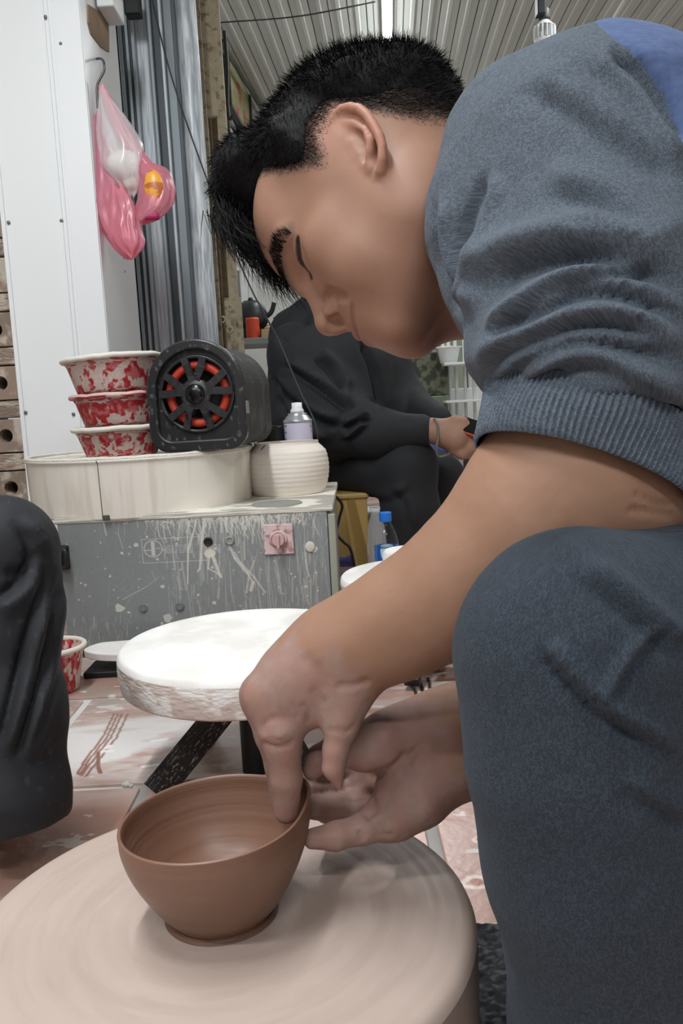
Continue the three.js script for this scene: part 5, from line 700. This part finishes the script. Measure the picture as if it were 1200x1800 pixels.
// hair: scalp volume plus strands
const hairThick = (a, b, c) => { const h = b - hairYL(a); return mix(.0, .018, sst(.012, .085, h)) * (1 - .35 * sst(-.02, -.1, a)); };
const fringe = em([53, 137, 0], [43, 36, 68]);
const hairF = (x, y, z) => { const [a, b, c] = W2H(x, y, z), s = Math.abs(c); const h = b - hairYL(a); let d = smin(cranium(a, b, s), foreheadE(a, b, s), .03) - hairThick(a, b, s); d = smin(d, fringe(a, b, s), .02); const n = fbm(x * 55, y * 55, z * 55, 3) - .5; d += n * .012 * sst(.01, .06, h); const face = -h * .8 + .012 * sst(.07, .04, a) - sst(.07, .12, a) * .012; return smax(d, face, .006); };
const hairMat = PM(0x0c0b0b, .75, { specularIntensity: .35 });
const hairGeo = sdfMesh(hairF, [HO.x - .24, HO.y - .1, HO.z - .24], [HO.x + .2, HO.y + .28, HO.z + .2], .0032);
{
  const pos = [], idx = [], add = (root, dir, bend, len, w) => { const side = V(R(-1, 1), R(-1, 1), R(-1, 1)).cross(dir).normalize(), b0 = pos.length / 3, K = 3; for (let k = 0; k <= K; k++) { const t = k / K, q = root.clone().addScaledVector(dir, len * t).addScaledVector(bend, len * t * t), ww = w * (1 - t * .85); pos.push(q.x - side.x * ww, q.y - side.y * ww, q.z - side.z * ww, q.x + side.x * ww, q.y + side.y * ww, q.z + side.z * ww); if (k < K) { const A = b0 + k * 2; idx.push(A, A + 1, A + 2, A + 1, A + 3, A + 2); } } };
  const p = hairGeo.attributes.position, n = hairGeo.attributes.normal, q = V(0, 0, 0), nn = V(0, 0, 0), fwd = HX.clone(), dn = HY.clone().negate();
  for (let i = 0; i < p.count; i++) {
    q.fromBufferAttribute(p, i); nn.fromBufferAttribute(n, i); const [a, b, c] = W2H(q.x, q.y, q.z), frn = a > .075, h = frn ? .1 : b - hairYL(a); if (h < -.004) continue;
    const top = sst(.03, .1, h), rep = 3;
    for (let k = 0; k < rep; k++) { const comb = V(0, 0, 0).addScaledVector(fwd, mix(.35, .9, sst(-.05, .08, a))).addScaledVector(dn, frn ? .7 : mix(.6, .15, top)).addScaledVector(V(R(-1, 1), R(-1, 1), R(-1, 1)), .45); const dir = nn.clone().multiplyScalar(mix(.45, .75, top)).add(comb.multiplyScalar(.7)).normalize(); add(q.clone().addScaledVector(nn, -.003), dir, dn.clone().multiplyScalar(.15 * rnd()), (frn ? .012 : mix(.007, .012, top)) * R(.5, 1.25), R(.0003, .00055)); }
  }
  const hp = headGeo.attributes.position, hn = headGeo.attributes.normal; for (let i = 0; i < hp.count; i++) { q.fromBufferAttribute(hp, i); const [a, b, c] = W2H(q.x, q.y, q.z), h = b - hairYL(a); if (h < -.002 || h > .04 || a > .09 || Math.abs(c) < .02) continue; if (rnd() > mix(.25, 1, sst(0, .02, h))) continue; nn.fromBufferAttribute(hn, i); const dir = nn.clone().multiplyScalar(.35).addScaledVector(dn, .8).addScaledVector(fwd, -.25).addScaledVector(V(R(-1, 1), R(-1, 1), R(-1, 1)), .3).normalize(); add(q, dir, nn.clone().multiplyScalar(-.1), mix(.0022, .009, sst(0, .03, h)) * R(.6, 1.2), R(.00018, .0003)); }
  // loose fringe hanging off the brow
  for (let i = 0; i < 1300; i++) { const z = R(-60, 45), r = H2W(R(84, 106), R(96, 128), z); add(r, HX.clone().multiplyScalar(R(.3, .6)).addScaledVector(HY, R(-1, -.4)).addScaledVector(HZ, R(-.15, .15)).normalize(), HX.clone().multiplyScalar(R(-.45, -.1)), R(.03, .066), R(.0003, .0006)); }
  for (let i = 0; i < 1500; i++) { const t = rnd() * 3.999, k = Math.floor(t), f = t - k, A = browL[k], B = browL[k + 1], o = R(-7, 7) * (1 - .3 * Math.abs(t - 2)); const sgn = rnd() < .5 ? -1 : 1; let r = H2W(mix(A[0], B[0], f) + 2, mix(A[1], B[1], f) + o, sgn * mix(A[2], B[2], f)); for (let s = 0; s < 6; s++) { const d = headF(r.x, r.y, r.z), e = .001, g = V(headF(r.x + e, r.y, r.z) - d, headF(r.x, r.y + e, r.z) - d, headF(r.x, r.y, r.z + e) - d).normalize(); r.addScaledVector(g, -d); } add(r, HZ.clone().multiplyScalar(sgn).addScaledVector(HX, .35).addScaledVector(HY, .35 + R(-.3, .3)).normalize(), HX.clone().multiplyScalar(-.4), R(.004, .008), .00022); }
  const g = new THREE.BufferGeometry(); g.setAttribute('position', new THREE.Float32BufferAttribute(pos, 3)); g.setIndex(idx); g.computeVertexNormals(); for (const k of ['uv', 'color']) hairGeo.deleteAttribute(k);
  mesh('hair', toLocal(mergeGeometries([hairGeo, g]), potter), hairMat, potter);
}

// ---- second man, seated behind ----
{
  const m = thing('person', 'man in a black jacket sitting on the tan stool with a phone in his hands', 'person', P(600, 900, 2.9).setY(0));
  const jk = M(0xffffff, .8, { map: dtex(256, (u, v) => mix3([.085, .095, .11], [.125, .135, .15], fbm(u * 30, v * 30, 4, 3)), true, [3, 3]) }), tr = M(0x1c1e21, .85);
  const J = [[582, 650, 2.98, 112], [575, 740, 2.96, 108], [588, 800, 2.94, 55]], A1 = [[530, 625, 2.84, 62], [588, 742, 2.76, 56], [660, 762, 2.73, 42], [738, 757, 2.71, 29]], A2 = [[668, 650, 3.08, 55], [712, 715, 3.02, 40], [768, 738, 2.86, 26]], C = [[520, 585, 2.95, 46], [565, 562, 2.95, 46], [620, 575, 3.0, 48]], B2 = [[648, 640, 3.02, 66], [655, 740, 3.0, 60]];
  const jg = sdfMesh(blend([...chain(J), ...chain(A1), ...chain(A2), ...chain(C), ...chain(B2)], .045), ...bounds([...J, ...A1, ...A2, ...C, ...B2], .03), .0065);
  folds(jg, [{ p: [[490, 655], [520, 690], [560, 725], [600, 740]], a: 0.0266, w: 9 }, { p: [[500, 630], [545, 660], [590, 690], [622, 715]], a: 0.0228, w: 8 }, { p: [[560, 620], [590, 645], [612, 690]], a: 0.0228, w: 8 }, { p: [[600, 745], [625, 735], [650, 728]], a: 0.0228, w: 6 }, { p: [[600, 770], [625, 755], [640, 742]], a: 0.0190, w: 6 }, { p: [[485, 600], [510, 572], [548, 556]], a: 0.0380, w: 8, v: 1 }, { p: [[636, 600], [655, 650], [672, 720]], a: 0.0304, w: 6, v: 1 }, { p: [[500, 690], [530, 740], [580, 775]], a: 0.0228, w: 9 }], .012, 9);
  mesh('jacket', toLocal(cylUV(jg, P(580, 640, 2.96), P(580, 830, 2.96)), m), jk, m);
  const T = [[592, 824, 2.93, 38], [660, 822, 2.82, 48], [712, 822, 2.76, 54], [722, 900, 2.76, 50], [716, 985, 2.78, 46]], T2 = [[620, 815, 3.05, 34], [765, 850, 3.0, 52], [775, 985, 3.02, 44]];
  const tg = sdfMesh(blend([...chain(T), ...chain(T2)], .03), ...bounds([...T, ...T2], .02), .010); folds(tg, [{ p: [[640, 860], [680, 870], [720, 850]], a: .008, w: 8 }, { p: [[690, 850], [720, 880], [730, 930]], a: .008, w: 8 }], .01, 10); mesh('trousers', toLocal(tg, m), tr, m);
  const sh = P(716, 985, 2.76), s2 = P(775, 985, 3.0); for (const q of [sh, s2]) mesh('shoe', merge([box(.1, .025, .26, q.x + .03, .0125, q.z - .02, .01), ball(.055, q.x + .03, .045, q.z - .02, .9, .8, 1.8)]).translate(-m.position.x, 0, -m.position.z), black, m);
  const hd = [[738, 757, 2.71, 21], [760, 757, 2.70, 21], [800, 770, 2.69, 27]], pc = [...chain(hd), ...chain([[775, 760, 2.69, 22], [805, 755, 2.69, 20]]), ...chain([[780, 752, 2.69, 14], [800, 742, 2.68, 10], [814, 741, 2.68, 9]]), ...chain([[806, 752, 2.69, 12], [830, 756, 2.68, 10], [846, 764, 2.70, 9]]), ...chain([[806, 766, 2.69, 12], [832, 772, 2.68, 10], [848, 778, 2.70, 9]]), ...chain([[804, 780, 2.69, 12], [826, 788, 2.68, 10], [842, 790, 2.70, 8]]), ...chain([[798, 790, 2.69, 11], [812, 798, 2.68, 9], [824, 798, 2.70, 8]])];
  const HC = P(612, 470, 3.0), core = blend([ellip(HC, [.075, .105, .09]), ellip(HC.clone().add(V(.055, -.045, .02)), [.05, .07, .06]), capsule(HC.clone().add(V(.09, -.02, .03)), .012, HC.clone().add(V(.10, -.04, .03)), .014), ellip(HC.clone().add(V(.0, -.01, .085)), [.012, .03, .015]), capsule(HC.clone().add(V(-.02, -.06, 0)), .055, P(590, 560, 3.0), .06), ...chain([[590, 560, 3.0, 30], [582, 650, 2.98, 60]]), ...chain([[582, 640, 2.95, 45], [530, 630, 2.85, 32], [588, 742, 2.77, 26], [660, 762, 2.735, 22], [740, 757, 2.71, 19]]), ...chain([[590, 640, 3.0, 45], [668, 650, 3.08, 28], [712, 715, 3.02, 22], [768, 738, 2.87, 18]]), ...chain([[760, 742, 2.87, 20], [790, 760, 2.85, 22], [815, 772, 2.84, 16]])], .02), hand = blend(pc, .012);
  const bb = bounds([[582, 640, 2.98, 75], [530, 630, 2.85, 40], [846, 790, 2.7, 20], [768, 738, 2.87, 22], [712, 715, 3.05, 30]], .02); bb[1][1] = HC.y + .13; bb[0][2] = Math.min(bb[0][2], HC.z - .12); bb[1][2] = Math.max(bb[1][2], HC.z + .12);
  const hg = paint(sdfMesh((x, y, z) => smin(core(x, y, z), hand(x, y, z), .01), ...bb, .005), (x, y, z) => mix3([.36, .21, .145], [.30, .165, .11], fbm(x * 30, y * 30, z * 30, 3)));
  mesh('body', toLocal(joinBody([hg]), m), skinMat, m);
  const hf = ellip(HC.clone().add(V(-.008, .018, 0)), [.085, .108, .1]); mesh('hair', toLocal(sdfMesh((x, y, z) => smax(hf(x, y, z) + (fbm(x * 60, y * 60, z * 60, 2) - .5) * .01, (x - HC.x) * .8 - (y - HC.y) - .02, .01), [HC.x - .13, HC.y - .13, HC.z - .13], [HC.x + .13, HC.y + .15, HC.z + .13], .006), m), M(0x0b0a0a, .6), m);
  solo('wrist_cord', 'grey cord loop around the wrist of the man in black', 'bracelet', tube([P(764, 737, 2.66), P(768, 745, 2.65), P(770, 765, 2.65), P(767, 790, 2.65), P(770, 802, 2.66), P(782, 801, 2.66), P(790, 796, 2.68), P(776, 778, 2.74), P(766, 748, 2.74)], .0042, 60, 6, true), M(0x6c655e, .6));
  const ph = thing('mobile_phone', 'black phone in an orange case held by the man in black', 'phone', P(836, 755, 2.66)); ph.rotation.set(.55, .9, .1); mesh('case', box(.068, .012, .13, 0, 0, 0, .005), M(0xb0482a, .5), ph); mesh('screen', box(.062, .006, .124, 0, .0075, 0, .002), M(0x0a0a0c, .15), ph);
}
// ---- visitor at the edge of the frame ----
{
  const m = thing('person', 'seated visitor in loose dark navy trousers beside the red bucket', 'person', [-.55, 0, -1.15]);
  const L = [[-201, 925, 1.22, 105], [4, 968, 1.05, 88], [9, 1100, 1.04, 86], [17, 1250, 1.03, 90], [19, 1400, 1.02, 94], [19, 1520, 1.02, 96]], L2 = [[-200, 960, 1.35, 105], [-60, 980, 1.42, 80], [-60, 1300, 1.42, 70]];
  const cut = P(62, 1452, 1.0), nrm = V(.10, -1, .16).normalize(), fl = blend([...chain(L), ...chain([[-330, 900, 1.3, 150], [-190, 930, 1.25, 110]]), ...chain(L2)], .03), f = (x, y, z) => smax(fl(x, y, z), (x - cut.x) * nrm.x + (y - cut.y) * nrm.y + (z - cut.z) * nrm.z, .006);
  const g = sdfMesh(f, ...bounds([...L, ...L2, [-330, 900, 1.3, 170]], .02), .0045);
  folds(g, [{ p: [[95, 960], [85, 1050], [60, 1140], [30, 1260], [10, 1330]], a: .009, w: 12 }, { p: [[106, 1000], [100, 1090], [85, 1190], [60, 1280], [40, 1340]], a: .008, w: 10 }, { p: [[40, 905], [70, 950], [60, 1020], [20, 1060], [-10, 1075]], a: .008, w: 14 }, { p: [[5, 1010], [45, 1000], [75, 960]], a: .006, w: 10, v: 1 }, { p: [[112, 1180], [90, 1260], [60, 1330]], a: .004, w: 10 }], .006, 16);
  mesh('trousers', toLocal(cylUV(g, P(15, 968, 1.05), P(30, 1400, 1.02)), m), PM(0xffffff, .75, { map: dtex(256, (u, v) => { const s = sst(.72, .76, fbm(u * 26, v * 26, 5, 3)); return mix3(mix3([.045, .052, .072], [.08, .088, .112], fbm(u * 20, v * 20, 2, 3)), [.35, .35, .36], s * .25); }, true, [4, 4]) }), m);
  const TB = [[-330, 880, 1.3, 165], [-340, 560, 1.3, 175]], AR = [[-330, 540, 1.12, 70], [-240, 760, 1.05, 58], [-90, 850, 1.05, 45]], AR2 = [[-330, 540, 1.5, 75], [-240, 760, 1.5, 58], [-120, 860, 1.45, 45]];
  mesh('jacket', toLocal(sdfMesh(blend([...chain(TB), ...chain(AR), ...chain(AR2)], .05), ...bounds([...TB, ...AR, ...AR2], .03), .012), m), M(0x2a2f3a, .85), m);
  const HC = P(-300, 270, 1.3), bd = blend([ellip(HC, [.095, .115, .078]), ellip(HC.clone().add(V(.045, -.05, 0)), [.055, .07, .058]), capsule(HC.clone().add(V(.098, -.02, 0)), .010, HC.clone().add(V(.108, -.04, 0)), .013), capsule(HC, .055, P(-335, 480, 1.3), .06)], .02);
  const an = chain([[30, 1380, 1.02, 48], [30, 1530, 1.02, 44]]), hn = blend([...chain([[-90, 850, 1.05, 38], [-40, 868, 1.04, 40]]), ...[0, 1, 2, 3].flatMap((i) => chain([[-40, 855 + i * 9, 1.03 + i * .012, 15], [-6, 866 + i * 9, 1.03 + i * .012, 13]]))], .01);
  const gs = [sdfMesh(bd, [HC.x - .16, HC.y - .3, HC.z - .15], [HC.x + .16, HC.y + .16, HC.z + .15], .007)]; for (const q of gs) paint(q, () => [.36, .21, .15]);
  mesh('body', toLocal(joinBody(gs), m), skinMat, m);
  mesh('hair', toLocal(sdfMesh((x, y, z) => smax(ellip(HC.clone().add(V(-.01, .02, 0)), [.104, .12, .088])(x, y, z), (x - HC.x) * .8 - (y - HC.y) - .01, .01), [HC.x - .14, HC.y - .15, HC.z - .13], [HC.x + .13, HC.y + .16, HC.z + .13], .007), m), M(0x0b0a0a, .6), m);
  const a = P(-110, 1500, 1.1); mesh('sock', toLocal(sdfMesh(blend(chain([[-40, 1380, 1.06, 42], [-90, 1515, 1.08, 40]]), .01), ...bounds([[-40, 1380, 1.06, 50], [-90, 1515, 1.08, 46]], .02), .007), m), black, m); mesh('shoe', merge([box(.24, .02, .09, a.x - .06, .01, a.z, .008), ball(.045, a.x - .02, .033, a.z, 1.5, .7, .95), ball(.05, a.x - .12, .05, a.z, 1.2, .95, .9)]).translate(-m.position.x, 0, -m.position.z), black, m);
  const st = thing('visitors_stool', 'low stool under the visitor in navy trousers', 'stool', [P(-330, 900, 1.3).x, 0, P(-330, 900, 1.3).z]), H = Math.max(.12, P(-330, 900, 1.3).y - rp(165, 1.3) - .03); mesh('stool_seat', box(.28, .03, .28, 0, H - .015, 0, .006), M(0x8a3a34, .6), st); for (const sx of [-1, 1]) for (const sz of [-1, 1]) mesh('leg', box(.03, H - .03, .03, sx * .11, (H - .03) / 2, sz * .11, .004), M(0x8a3a34, .6), st);
}

shade(scene);
renderer.render(scene, camera);
